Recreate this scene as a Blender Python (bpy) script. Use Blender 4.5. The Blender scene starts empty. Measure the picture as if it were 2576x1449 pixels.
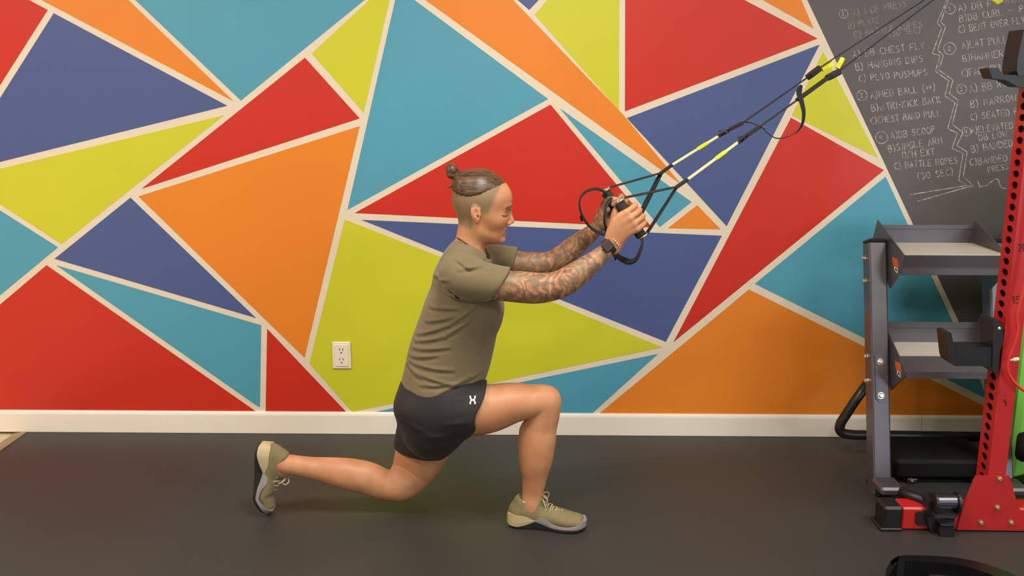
import bpy, math, random
import numpy as np
from mathutils import Vector, Matrix

# ---------------------------------------------------------------- camera, world, light, exposure
SC = bpy.context.scene
COL = SC.collection
W, H, F = 2576.0, 1449.0, 2400.0
PITCH, YAW, ROLL = math.atan(510.0 / F), math.radians(0.5), math.radians(0.17)
CAM = np.array([0.0, -3.755, 1.418])
_f = np.array([-math.sin(YAW) * math.cos(PITCH), math.cos(YAW) * math.cos(PITCH), -math.sin(PITCH)])
_r = np.array([math.cos(YAW), math.sin(YAW), 0.0])
_u = np.cross(_r, _f)
RT = _r * math.cos(ROLL) + _u * math.sin(ROLL)
UP = _u * math.cos(ROLL) - _r * math.sin(ROLL)
cd = bpy.data.cameras.new('camera')
cam = bpy.data.objects.new('camera', cd)
COL.objects.link(cam)
cd.sensor_width = 36.0
cd.sensor_fit = 'HORIZONTAL'
cd.lens = 36.0 * F / W
m = Matrix.Identity(4)
for i in range(3):
    m[i][0], m[i][1], m[i][2], m[i][3] = RT[i], UP[i], -_f[i], CAM[i]
cam.matrix_world = m
SC.camera = cam

SC.view_settings.view_transform = 'Standard'
SC.view_settings.look = 'None'
SC.view_settings.exposure = 0.0
SC.view_settings.gamma = 1.0
SC.view_settings.use_curve_mapping = False

wd = bpy.data.worlds.new('world')
SC.world = wd
wd.use_nodes = True
wd.node_tree.nodes['Background'].inputs[0].default_value = (1.0, 0.96, 0.92, 1)
wd.node_tree.nodes['Background'].inputs[1].default_value = 0.35


def area(name, loc, size, power, color, rot=(0, 0, 0), sy=None):
    l = bpy.data.lights.new(name, 'AREA')
    l.size = size
    if sy:
        l.shape = 'RECTANGLE'
        l.size_y = sy
    l.energy = power
    l.color = color
    o = bpy.data.objects.new(name, l)
    o.location = loc
    o.rotation_euler = rot
    COL.objects.link(o)
    return o


WARM = (1.0, 0.925, 0.83)
for (lx, ly, p) in [(-2.3, -1.75, 49), (0.1, -1.75, 50), (2.5, -1.75, 38), (-2.3, -4.3, 39), (0.1, -4.3, 39), (2.5, -4.3, 39)]:
    area('ceiling_lamp', (lx, ly, 2.68), 0.6, p, WARM)
# cool daylight from a window behind and to the right of the camera
area('window_daylight', (3.7, -4.6, 1.5), 1.6, 48, (0.70, 0.84, 1.0), (math.radians(90), 0, math.radians(52)), 1.3)


# ---------------------------------------------------------------- picture to place
def ray(px, py):
    return _f * F + RT * (px - W / 2) - UP * (py - H / 2)


def on(px, py, y):            # the point seen at this pixel on the plane Y = y
    d = ray(px, py)
    return CAM + d * ((y - CAM[1]) / d[1])


def onx(px, py, x):           # ... on the plane X = x
    d = ray(px, py)
    return CAM + d * ((x - CAM[0]) / d[0])


def onz(px, py, z=0.0):       # ... on the plane Z = z
    d = ray(px, py)
    return CAM + d * ((z - CAM[2]) / d[2])


def scl(p):                   # pixels per metre at a point
    return F / float(np.dot(np.asarray(p) - CAM, _f))


def topx(P):
    P = np.asarray(P) - CAM
    z = P @ _f
    return W / 2 + F * (P @ RT) / z, H / 2 - F * (P @ UP) / z


# ---------------------------------------------------------------- materials
def s2l(c):
    return tuple(((v / 255.0) / 12.92 if v / 255.0 <= 0.04045 else ((v / 255.0 + 0.055) / 1.055) ** 2.4) for v in c)


MATS = {}


def mat(name, rgb, rough=0.6, metal=0.0, noise=0.06, nscale=30.0, bump=0.0, bscale=200.0, spec=0.5, coat=0.0, sss=0.0, lin=False):
    if name in MATS:
        return MATS[name]
    mt = bpy.data.materials.new(name)
    mt.use_nodes = True
    nt = mt.node_tree
    b = nt.nodes['Principled BSDF']
    c = rgb if lin else s2l(rgb)
    b.inputs['Roughness'].default_value = rough
    b.inputs['Metallic'].default_value = metal
    b.inputs['Specular IOR Level'].default_value = spec
    b.inputs['Coat Weight'].default_value = coat
    tc = nt.nodes.new('ShaderNodeTexCoord')
    n = nt.nodes.new('ShaderNodeTexNoise')
    n.inputs['Scale'].default_value = nscale
    n.inputs['Detail'].default_value = 4
    nt.links.new(tc.outputs['Object'], n.inputs['Vector'])
    r = nt.nodes.new('ShaderNodeMapRange')
    r.inputs['From Min'].default_value = 0.3
    r.inputs['From Max'].default_value = 0.7
    r.inputs['To Min'].default_value = 1 - noise
    r.inputs['To Max'].default_value = 1 + noise
    nt.links.new(n.outputs['Fac'], r.inputs['Value'])
    mx = nt.nodes.new('ShaderNodeVectorMath')
    mx.operation = 'SCALE'
    mx.inputs[0].default_value = c
    nt.links.new(r.outputs[0], mx.inputs['Scale'])
    nt.links.new(mx.outputs[0], b.inputs['Base Color'])
    if bump:
        n2 = nt.nodes.new('ShaderNodeTexNoise')
        n2.inputs['Scale'].default_value = bscale
        n2.inputs['Detail'].default_value = 3
        nt.links.new(tc.outputs['Object'], n2.inputs['Vector'])
        bp = nt.nodes.new('ShaderNodeBump')
        bp.inputs['Strength'].default_value = bump
        bp.inputs['Distance'].default_value = 0.002
        nt.links.new(n2.outputs['Fac'], bp.inputs['Height'])
        nt.links.new(bp.outputs[0], b.inputs['Normal'])
    if sss:
        b.inputs['Subsurface Weight'].default_value = sss
        b.inputs['Subsurface Radius'].default_value = (1.0, 0.35, 0.2)
        b.inputs['Subsurface Scale'].default_value = 0.01
    MATS[name] = mt
    return mt


# ---------------------------------------------------------------- objects
def origin(o):
    v = np.zeros(3)
    while o is not None:
        v += np.array(o.location)
        o = o.parent
    return v


def mk(name, V, Fc, material, parent=None, smooth=False, **props):
    V = np.asarray(V, float)
    base = origin(parent) if parent is not None else np.zeros(3)
    me = bpy.data.meshes.new(name)
    me.from_pydata((V - base).tolist(), [], [list(map(int, f)) for f in Fc])
    if smooth:
        me.shade_smooth()
    me.materials.append(material)
    me.update()
    o = bpy.data.objects.new(name, me)
    COL.objects.link(o)
    if parent is not None:
        o.parent = parent
    for k, v in props.items():
        o[k] = v
    return o


def thing(name, loc, label, category, group=None):
    o = bpy.data.objects.new(name, None)
    o.empty_display_size = 0.1
    o.location = tuple(float(a) for a in loc)
    COL.objects.link(o)
    o['label'] = label
    o['category'] = category
    if group:
        o['group'] = group
    return o


class MB:
    """collects shapes for ONE mesh object"""
    def __init__(s):
        s.V, s.F = [], []

    def add(s, V, Fc):
        n = len(s.V)
        s.V += [tuple(map(float, v)) for v in V]
        s.F += [tuple(int(i) + n for i in f) for f in Fc]
        return s

    def box(s, c, size, rot=None, bev=0.0):
        hx, hy, hz = [a / 2 for a in size]
        R = rot if rot is not None else np.eye(3)
        if bev <= 0:
            P = [(x, y, z) for x in (-hx, hx) for y in (-hy, hy) for z in (-hz, hz)]
            Q = [(0, 1, 3, 2), (4, 6, 7, 5), (0, 4, 5, 1), (2, 3, 7, 6), (0, 2, 6, 4), (1, 5, 7, 3)]
            return s.add([np.asarray(c) + R @ np.array(p) for p in P], Q)
        bm_b = min(bev, hx * .9, hy * .9, hz * .9)
        P, idx = [], {}
        for sx in (-1, 1):
            for sy in (-1, 1):
                for sz in (-1, 1):
                    for a in range(3):
                        p = np.array([sx * (hx - bm_b), sy * (hy - bm_b), sz * (hz - bm_b)])
                        p[a] += (sx, sy, sz)[a] * bm_b
                        idx[(sx, sy, sz, a)] = len(P)
                        P.append(np.asarray(c) + R @ p)
        Q = []
        for a in range(3):
            b_, c_ = [(1, 2), (2, 0), (0, 1)][a]
            for sg in (-1, 1):
                def k(sb, sc):
                    t = [0, 0, 0]
                    t[a], t[b_], t[c_] = sg, sb, sc
                    return idx[(t[0], t[1], t[2], a)]
                q = [k(-1, -1), k(1, -1), k(1, 1), k(-1, 1)]
                Q.append(q if sg > 0 else q[::-1])
        for a in range(3):        # edges parallel to axis a
            b_, c_ = [(1, 2), (2, 0), (0, 1)][a]
            for sb in (-1, 1):
                for sc in (-1, 1):
                    def k(sa, ax):
                        t = [0, 0, 0]
                        t[a], t[b_], t[c_] = sa, sb, sc
                        return idx[(t[0], t[1], t[2], ax)]
                    q = [k(-1, b_), k(1, b_), k(1, c_), k(-1, c_)]
                    Q.append(q if sb * sc < 0 else q[::-1])
        for sx in (-1, 1):
            for sy in (-1, 1):
                for sz in (-1, 1):
                    q = [idx[(sx, sy, sz, a)] for a in range(3)]
                    Q.append(q if sx * sy * sz > 0 else q[::-1])
        return s.add(P, Q)

    def tube(s, pts, r, n=12, cap=True, flat=None):
        """swept round (or flat: (width, thickness, width direction)) section"""
        pts = [np.asarray(p, float) for p in pts]
        rs = r if hasattr(r, '__len__') else [r] * len(pts)
        base = len(s.V)
        prev = None
        for i, p in enumerate(pts):
            t = pts[min(i + 1, len(pts) - 1)] - pts[max(i - 1, 0)]
            t = t / (np.linalg.norm(t) + 1e-9)
            if flat is not None:
                a = np.asarray(flat[2][i] if isinstance(flat[2], list) else flat[2], float)
                a = a - t * np.dot(a, t)
            else:
                a = prev - t * np.dot(prev, t) if prev is not None else np.cross(t, (0, 0, 1.0))
                if np.linalg.norm(a) < 1e-3:
                    a = np.cross(t, (0, 1.0, 0))
            a = a / np.linalg.norm(a)
            b = np.cross(t, a)
            prev = a
            if flat is not None:
                w, th = flat[0] / 2 * rs[i], flat[1] / 2
                for (ca, cb) in ((-1, -.6), (-.96, -1), (.96, -1), (1, -.6), (1, .6), (.96, 1), (-.96, 1), (-1, .6)):
                    s.V.append(tuple(p + a * w * ca + b * th * cb))
            else:
                for k in range(n):
                    an = 2 * math.pi * k / n
                    s.V.append(tuple(p + (a * math.cos(an) + b * math.sin(an)) * rs[i]))
        n = 8 if flat is not None else n
        for i in range(len(pts) - 1):
            for k in range(n):
                k2 = (k + 1) % n
                s.F.append((base + i * n + k, base + i * n + k2, base + (i + 1) * n + k2, base + (i + 1) * n + k))
        if cap:
            s.F.append(tuple(base + k for k in range(n))[::-1])
            s.F.append(tuple(base + (len(pts) - 1) * n + k for k in range(n)))
        return s

    def prism(s, poly, off):
        """poly: 3-D outline; off: extrusion vector"""
        n = len(poly)
        V = [np.asarray(p, float) for p in poly] + [np.asarray(p, float) + np.asarray(off) for p in poly]
        Q = [tuple(range(n))[::-1], tuple(range(n, 2 * n))]
        for i in range(n):
            j = (i + 1) % n
            Q.append((i, j, n + j, n + i))
        return s.add(V, Q)

    def lathe(s, c, axis, prof, n=24):
        """prof: (distance along axis, radius)"""
        axis = np.asarray(axis, float)
        axis = axis / np.linalg.norm(axis)
        a = np.cross(axis, (0, 0, 1.0))
        if np.linalg.norm(a) < 1e-3:
            a = np.array([1.0, 0, 0])
        a /= np.linalg.norm(a)
        b = np.cross(axis, a)
        base = len(s.V)
        for (t, r) in prof:
            for k in range(n):
                an = 2 * math.pi * k / n
                s.V.append(tuple(np.asarray(c) + axis * t + (a * math.cos(an) + b * math.sin(an)) * max(r, 1e-5)))
        for i in range(len(prof) - 1):
            for k in range(n):
                k2 = (k + 1) % n
                s.F.append((base + i * n + k, base + i * n + k2, base + (i + 1) * n + k2, base + (i + 1) * n + k))
        s.F.append(tuple(base + k for k in range(n))[::-1])
        s.F.append(tuple(base + (len(prof) - 1) * n + k for k in range(n)))
        return s

    def make(s, name, material, parent=None, smooth=False, **props):
        o = mk(name, s.V, s.F, material, parent, smooth, **props)
        return o


def fixn(o):
    import bmesh
    bm = bmesh.new()
    bm.from_mesh(o.data)
    bmesh.ops.recalc_face_normals(bm, faces=bm.faces)
    bm.to_mesh(o.data)
    bm.free()
    return o


def spline(pts, sub=6):
    P = [np.asarray(p, float) for p in pts]
    out = []
    for i in range(len(P) - 1):
        p0, p1, p2, p3 = P[max(i - 1, 0)], P[i], P[i + 1], P[min(i + 2, len(P) - 1)]
        for k in range(sub):
            t = k / sub
            out.append(0.5 * ((2 * p1) + (-p0 + p2) * t + (2 * p0 - 5 * p1 + 4 * p2 - p3) * t * t + (-p0 + 3 * p1 - 3 * p2 + p3) * t ** 3))
    out.append(P[-1])
    return out


def rotz(a):
    c, s_ = math.cos(a), math.sin(a)
    return np.array([[c, -s_, 0], [s_, c, 0], [0, 0, 1.0]])


def roty(a):
    c, s_ = math.cos(a), math.sin(a)
    return np.array([[c, 0, s_], [0, 1, 0], [-s_, 0, c]])


def rotx(a):
    c, s_ = math.cos(a), math.sin(a)
    return np.array([[1, 0, 0], [0, c, -s_], [0, s_, c]])


# ---------------------------------------------------------------- the room
PAINT = {
    'R': mat('paint_red', (198, 42, 24), 0.4, noise=0.02, nscale=3, bump=0.08, bscale=120),
    'O': mat('paint_orange', (226, 130, 34), 0.42, noise=0.02, nscale=3, bump=0.08, bscale=120),
    'T': mat('paint_teal', (78, 154, 178), 0.42, noise=0.02, nscale=3, bump=0.08, bscale=120),
    'N': mat('paint_navy', (72, 88, 140), 0.42, noise=0.02, nscale=3, bump=0.08, bscale=120),
    'L': mat('paint_lime', (200, 200, 42), 0.42, noise=0.02, nscale=3, bump=0.08, bscale=120),
    'C': mat('chalkboard_paint', (90, 86, 88), 0.6, noise=0.10, nscale=2.5, bump=0.08, bscale=120),
}
m_wall = mat('wall_off_white', (224, 210, 188), 0.5, noise=0.02, nscale=4, bump=0.06, bscale=120)
m_side = mat('room_wall_paint', (206, 198, 184), 0.7, noise=0.02, nscale=2)
m_ceil = mat('ceiling_white', (222, 216, 204), 0.8, noise=0.02, nscale=2)
m_base = mat('baseboard_white', (240, 231, 216), 0.38, noise=0.015, nscale=5)


def slab(name, lo, hi, material, parent=None, **kw):
    lo, hi = np.array(lo, float), np.array(hi, float)
    return fixn(MB().box((lo + hi) / 2, hi - lo).make(name, material, parent, **kw))


XL, XR, YF, ZC = -3.6, 4.2, -6.2, 2.72
wall = slab('wall_back', (XL, 0, 0), (XR, 0.12, ZC), m_wall, kind='structure')
slab('wall_left', (XL - 0.1, YF, 0), (XL, 0.12, ZC), m_side, kind='structure')
slab('wall_right', (XR, YF, 0), (XR + 0.1, 0.12, ZC), m_side, kind='structure')
slab('wall_front', (XL, YF - 0.1, 0), (XR, YF, ZC), m_side, kind='structure')
slab('ceiling', (XL, YF, ZC), (XR, 0.12, ZC + 0.1), m_ceil, kind='structure')

m_conc = mat('pale_concrete', (206, 186, 156), 0.7, noise=0.10, nscale=14, bump=0.3, bscale=90)
slab('floor', (XL, YF, -0.1), (XR, 0.12, -0.012), m_conc, kind='structure')

polys = [
    ('R', [(120, 25), (-200, -145), (-200, 375), (-104, 378)]),
    ('N', [(135, 33), (572, 266), (-112, 435), (-116, 430)]),
    ('O', [(588, 255), (115, -200), (-276, -200)]),
    ('T', [(606, 253), (130, -200), (780, -200), (975, -50), (917, 0)]),
    ('R', [(767, 145), (905, 298), (356, 475)]),
    ('L', [(563, 290), (155, 614), (-96, 452), (-94, 447)]),
    ('L', [(784, 134), (929, 0), (992, -52), (915, 284)]),
    ('O', [(348, 494), (905, 317), (766, 900)]),
    ('N', [(328, 497), (644, 800), (137, 651)]),
    ('T', [(146, 622), (-200, 909), (-200, 402)]),
    ('R', [(117, 667), (658, 1045), (-300, 1042), (-300, 1020)]),
    ('T', [(141, 667), (657, 818), (654, 1024), (648, 1022)]),
    ('R', [(672, 827), (880, 1046), (668, 1045)]),
    ('L', [(867, 552), (1110, 647), (1400, 764), (1667, 874), (1292, 952), (885, 1036), (778, 914)]),
    ('T', [(1656, 890), (1482, 1047), (905, 1044), (1312, 961)]),
    ('N', [(909, 553), (1816, 593), (1675, 860)]),
    ('R', [(892, 536), (1385, 263), (1640, 572)]),
    ('T', [(1001, -31), (1379, 249), (874, 528)]),
    ('O', [(1070, 0), (800, -200), (1099, -200), (1291, 0), (1567, 288), (1714, 464)]),
    ('N', [(1331, 25), (1075, -200), (1548, -200)]),
    ('L', [(1345, 37), (1559, -215), (1557, 278)]),
    ('R', [(1572, 280), (1573, -158), (2057, 97)]),
    ('O', [(2047, 72), (1566, -198), (1930, -200)]),
    ('T', [(1408, 272), (1740, 508), (1660, 571)]),
    ('O', [(1754, 516), (1813, 577), (1680, 574)]),
    ('N', [(1577, 297), (2062, 112), (1828, 569)]),
    ('L', [(2071, 130), (2210, 398), (1992, 290)]),
    ('R', [(1990, 296), (2224, 428), (1694, 861)]),
    ('T', [(2228, 444), (2487, 1006), (1899, 714)]),
    ('O', [(1884, 728), (2500, 1033), (2500, 1056), (1496, 1050)]),
    ('C', [(2031, 0), (2230, 421), (2411, 807), (2524, 1045), (2600, 1056), (3300, 1060), (3300, -200), (1936, -200)]),
]
NM = {'R': 'red', 'O': 'orange', 'T': 'teal', 'N': 'navy', 'L': 'lime', 'C': 'chalkboard'}
for c, pl in polys:
    P = [on(x, y, -0.0008) for x, y in pl]
    for p in P:
        p[2] = max(p[2], 0.02)
        p[0] = min(max(p[0], XL + 0.001), XR - 0.001)
    fixn(MB().prism(P, (0, 0.0007, 0)).make('chalkboard_panel' if c == 'C' else 'mural_panel', PAINT[c], wall,
         label=('dark grey chalkboard paint' if c == 'C' else NM[c] + ' painted shape')))

# baseboard: board with a small rounded top bead
prof = [(0, 0), (-0.014, 0), (-0.014, 0.078), (-0.012, 0.086), (-0.007, 0.091), (0, 0.092)]
for nm, x0, x1 in (('baseboard_back', XL, on(2319, 1060, -.014)[0]), ('baseboard_back', on(2319, 1060, -.014)[0] + .002, XR)):
    fixn(MB().prism([(x0, y, z + 0.001) for y, z in prof], (x1 - x0, 0, 0)).make(nm, m_base, None, kind='structure'))

# rubber floor covering and its edge strip
m_rub = mat('black_rubber_floor', (49, 48, 45), 0.5, noise=0.10, nscale=2.2, bump=0.25, bscale=350, spec=0.5)
e0 = onz(62, 1090, 0.0)[0]
fixn(MB().box(((e0 + XR) / 2, (YF - 0.006) / 2, -0.0055), (XR - e0, -YF - 0.006, 0.011)).make('floor_covering', m_rub, None, kind='structure', label='black rubber gym flooring'))
m_strip = mat('floor_strip_brass', (150, 130, 96), 0.5, noise=0.1, nscale=25)
fixn(MB().prism([(e0 - 0.055, -0.016, -0.012), (e0 - 0.05, -0.016, -0.004), (e0 - 0.012, -0.016, 0.003), (e0 + 0.004, -0.016, 0.003), (e0 + 0.004, -0.016, -0.012)], (0, YF + 0.03, 0)).make('trim_1', m_strip, None, kind='structure'))

# ---------------------------------------------------------------- chalk writing (stroke letters)
GL = {
 'A': [[(0, 0), (2, 6), (4, 0)], [(.8, 2.2), (3.3, 2.2)]], 'B': [[(0, 0), (0, 6), (2.8, 5.8), (3.4, 4.6), (2.6, 3.3), (0, 3.1)], [(2.4, 3.2), (3.9, 2.2), (3.6, .6), (2, 0), (0, 0)]],
 'C': [[(3.8, 5.2), (2.4, 6), (.7, 5), (0, 3), (.7, 1), (2.3, 0), (4, .7)]], 'D': [[(0, 0), (0, 6), (2.4, 5.6), (3.9, 3.6), (3.5, 1.3), (1.9, .1), (0, 0)]],
 'E': [[(3.8, 6), (0, 5.8), (0, 0), (3.9, .2)], [(0, 3), (3, 3.2)]], 'F': [[(3.9, 6), (0, 5.8), (0, 0)], [(0, 3), (3, 3.2)]],
 'G': [[(3.9, 5), (2.2, 6), (.5, 4.8), (0, 2.8), (1, .4), (2.8, 0), (3.9, 1.2), (3.9, 2.8), (2.2, 2.8)]], 'H': [[(0, 0), (0, 6)], [(4, 0), (4, 6)], [(0, 3), (4, 3.2)]],
 'I': [[(1, 0), (1, 6)]], 'K': [[(0, 0), (0, 6)], [(3.6, 6), (0, 2.8), (3.9, 0)]], 'L': [[(0, 6), (0, 0), (3.8, .2)]],
 'M': [[(0, 0), (.3, 6), (2.1, 2), (4.1, 6), (4.4, 0)]], 'N': [[(0, 0), (0, 6), (3.8, 0), (3.8, 6)]], 'O': [[(2, 6), (.4, 5), (0, 3), (.6, .8), (2.1, 0), (3.6, .9), (4, 3), (3.4, 5.1), (2, 6)]],
 'P': [[(0, 0), (0, 6), (2.7, 5.9), (3.6, 4.6), (2.6, 3.1), (0, 2.9)]], 'R': [[(0, 0), (0, 6), (2.7, 5.9), (3.6, 4.6), (2.6, 3.2), (0, 3)], [(1.6, 3), (3.9, 0)]],
 'S': [[(3.7, 5.2), (2.2, 6), (.6, 5.2), (.7, 3.8), (3.1, 2.6), (3.7, 1.2), (2.3, 0), (.1, .6)]], 'T': [[(2, 0), (2, 6)], [(0, 5.9), (4.2, 6.1)]],
 'U': [[(0, 6), (.1, 1.6), (1.2, 0), (2.9, .1), (3.9, 1.6), (4, 6)]], 'V': [[(0, 6), (2, 0), (4, 6)]], 'W': [[(0, 6), (1.2, 0), (2.4, 4), (3.6, 0), (4.9, 6)]],
 'X': [[(0, 0), (3.9, 6)], [(0, 6), (3.9, 0)]], 'Y': [[(0, 6), (2, 3), (4, 6)], [(2, 3), (1.8, 0)]],
 '0': [[(2, 6), (.4, 5), (0, 3), (.6, .8), (2.1, 0), (3.6, .9), (4, 3), (3.4, 5.1), (2, 6)]], '1': [[(.4, 4.8), (1.4, 6), (1.4, 0)]],
 '2': [[(.2, 4.8), (1.6, 6), (3.4, 5.2), (3.2, 3.6), (0, 0), (4, .1)]], '3': [[(.2, 5.4), (2, 6), (3.6, 5), (1.6, 3.2), (3.8, 2), (2.6, 0), (.1, .5)]],
 '4': [[(.6, 6), (0, 2.6), (3.8, 2.8)], [(3.2, 5.6), (3, 0)]], '5': [[(3.8, 6), (.6, 6), (.4, 3.4), (2.6, 3.7), (3.8, 2.2), (2.6, .2), (.1, .4)]],
 ')': [[(0, 7), (1.4, 5), (1.6, 2), (.2, -1)]], '(': [[(1.6, 7), (.2, 5), (0, 2), (1.5, -1)]], '/': [[(0, -.5), (3, 6.5)]], '-': [[(.2, 3), (2.6, 3)]],
 '_': [[(.2, 3), (6, 3.4)]], '<': [[(1.8, 5), (0, 3.4), (1.6, 1.8)], [(0, 3.4), (5.5, 3.6)], [(4, 5.2), (5.7, 3.6), (3.8, 2)]], '~': [[(0, 3.2), (2, 1.6), (5, 4.4)], [(.4, 1), (3, .1), (6, 1.4)]], ' ': [],
}
GWD = {'I': 2, '1': 2.4, ')': 2.4, '(': 2.4, 'M': 5, 'W': 5.4, ' ': 3, '_': 7, '<': 6.6, '~': 7, '-': 3.4}


def ribbon2d(mb, pts, w, y, put):
    """flat stroke; put(x, y) gives the 3-D point of a pixel"""
    pts = [np.array(p, float) for p in pts]
    n0 = len(mb.V)
    for i, p in enumerate(pts):
        t = pts[min(i + 1, len(pts) - 1)] - pts[max(i - 1, 0)]
        t /= (np.linalg.norm(t) + 1e-9)
        nn = np.array([-t[1], t[0]]) * w / 2
        a, b = put(*(p + nn)), put(*(p - nn))
        mb.V += [tuple(a), tuple(b)]
    for i in range(len(pts) - 1):
        k = n0 + 2 * i
        mb.F.append((k, k + 1, k + 3, k + 2))


def chalkmat(name, rgb, amount):
    mt = bpy.data.materials.new(name)
    mt.use_nodes = True
    nt = mt.node_tree
    b = nt.nodes['Principled BSDF']
    b.inputs['Base Color'].default_value = (*s2l(rgb), 1)
    b.inputs['Roughness'].default_value = 0.95
    tc = nt.nodes.new('ShaderNodeTexCoord')
    n = nt.nodes.new('ShaderNodeTexNoise')
    n.inputs['Scale'].default_value = 70
    n.inputs['Detail'].default_value = 5
    nt.links.new(tc.outputs['Object'], n.inputs['Vector'])
    r = nt.nodes.new('ShaderNodeMapRange')
    r.inputs['From Min'].default_value = 0.38
    r.inputs['From Max'].default_value = 0.62
    r.inputs['To Min'].default_value = amount * 0.25
    r.inputs['To Max'].default_value = amount
    nt.links.new(n.outputs['Fac'], r.inputs['Value'])
    nt.links.new(r.outputs[0], b.inputs['Alpha'])
    return mt


ch_mat = chalkmat('white_chalk', (220, 214, 208), 0.66)
ch_dim = chalkmat('faint_chalk', (205, 198, 190), 0.42)
RND = random.Random(5)
putw = lambda x, y: on(x, y, -0.0014)


def chalk(text, x0, y0, x1, y1, hgt, mt=None, put=putw, w=2.0, parent=None, nm='chalk_writing', jit=0.35):
    mb = MB()
    tot = sum(GWD.get(c, 4.4) + 1.2 for c in text)
    d = np.array([x1 - x0, y1 - y0], float)
    k = 1.0 / tot
    n = np.array([d[1], -d[0]])
    n = n / np.linalg.norm(n) * hgt / 6.0
    if n[1] > 0:
        n = -n
    cur = 0.0
    for c in text:
        dy = RND.uniform(-.5, .5) * jit
        for st in GL[c]:
            pts = []
            for (gx, gy) in st:
                q = np.array([x0, y0], float) + d * k * (cur + gx) + n * (gy + dy) + np.array([RND.uniform(-1, 1), RND.uniform(-1, 1)]) * jit
                pts.append(q)
            ribbon2d(mb, pts, w, 0, put)
        cur += GWD.get(c, 4.4) + 1.2
    return mb.make(nm, mt or ch_mat, parent or wall)


def circ(cx, cy, r, digit, mt=None):
    mb = MB()
    ribbon2d(mb, [(cx + r * math.cos(a) * 1.02 + RND.uniform(-.3, .3), cy + r * math.sin(a)) for a in np.linspace(.4, 2 * math.pi + .7, 18)], 1.9, 0, putw)
    o = mb.make('chalk_circle', mt or ch_mat, wall)
    chalk(digit, cx - 4, cy + 6, cx + 5, cy + 5, 12, mt)


LINES = [
 ('A) 1 DB PRESS', 2147, 41, 2284, 15, 16, 1), ('B) PLATE', 2136, 72, 2215, 56, 15, 1), ('C) BATTLE ROPES', 2150, 95, 2324, 66, 15, 1), ('(30 SEC)', 2237, 92, 2319, 82, 15, 1),
 ('A) DB CHEST FLY', 2147, 146, 2330, 122, 17, 0), ('B) HANGING DIPS', 2154, 177, 2326, 155, 17, 0), ('C) PLYO PUSHUPS', 2162, 206, 2337, 189, 16, 0),
 ('A)MED BALL (<)', 2191, 248, 2357, 227, 17, 0), ('B)~TRI-KICK BACK', 2194, 281, 2370, 258, 17, 0), ('C)CHEST BAND PULL', 2191, 312, 2370, 292, 16, 0),
 ('A)DB SCOOP', 2242, 350, 2357, 333, 17, 0), ('B)SINGLE ARM', 2236, 383, 2375, 360, 17, 0), ('O/H EXT', 2271, 399, 2355, 389, 17, 0),
 ('C) BATTLE ROPES', 2251, 426, 2412, 410, 16, 0), ('(30 SEC)', 2310, 452, 2402, 439, 16, 0),
 ('A) DB F', 2412, 29, 2500, 17, 17, 0), ('ROW', 2530, 10, 2580, 3, 16, 1), ('B)DB CURL _ P', 2415, 56, 2580, 29, 17, 0), ('C) BENT OVER FLY', 2413, 83, 2582, 57, 17, 0),
 ('A)LAT PULL DOWN', 2421, 123, 2600, 98, 18, 0), ('B)HAMMER CURL', 2423, 156, 2592, 134, 17, 0), ('C)FACE PULL', 2421, 194, 2540, 175, 18, 0),
 ('A) BB ROW', 2441, 233, 2553, 214, 18, 0), ('B) NARROW', 2443, 271, 2562, 252, 17, 0), ('C) SEATED ROW', 2443, 303, 2590, 283, 16, 0),
 ('A)ELEVATED', 2444, 336, 2552, 322, 16, 0), ('DB LOW', 2464, 354, 2538, 342, 15, 0), ('B) BANDED', 2445, 384, 2552, 367, 17, 0),
 ('C)BANDED', 2441, 417, 2538, 405, 17, 0), ('PRESS', 2487, 434, 2540, 424, 14, 0),
]
for t, a, b, c, d, hh, dim in LINES:
    chalk(t, a, b, c, d, hh, ch_dim if dim else ch_mat)
for cx, cy, r, dg in [(2122, 35, 11, '1'), (2168, 240, 13, '3'), (2218, 346, 15, '4'), (2390, 22, 13, '1'), (2389, 122, 15, '2'), (2419, 224, 12, '3'), (2431, 331, 11, '4')]:
    circ(cx, cy, r, dg)
zz = lambda L: [(2050 + x / 2.7337, y / 2.7337) for x, y in L]
for L in ([(885, -40), (903, 10), (840, 160), (873, 190), (808, 370), (860, 380), (828, 490), (920, 555), (893, 660), (963, 705), (913, 885), (980, 915), (943, 1020), (1020, 1055), (988, 1240), (1045, 1275), (650, 1340)],
          [(910, -40), (915, 10), (865, 150), (898, 185), (843, 345), (885, 380), (850, 480), (950, 550), (925, 645), (985, 690), (945, 855), (1020, 912), (975, 1000), (1047, 1045), (1020, 1215), (1088, 1275), (705, 1385)],
          [(1118, 1245), (1135, 1285), (1180, 1275), (1240, 1230), (1260, 1235), (1280, 1290), (1325, 1300)]):
    mb = MB()
    P = zz(L)
    Q = []
    for i in range(len(P) - 1):
        for k in range(3):
            t = k / 3
            Q.append((P[i][0] * (1 - t) + P[i + 1][0] * t + RND.uniform(-.3, .3), P[i][1] * (1 - t) + P[i + 1][1] * t))
    Q.append(P[-1])
    ribbon2d(mb, Q, 2.5, 0, putw)
    mb.make('chalk_line', ch_mat, wall)

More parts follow.
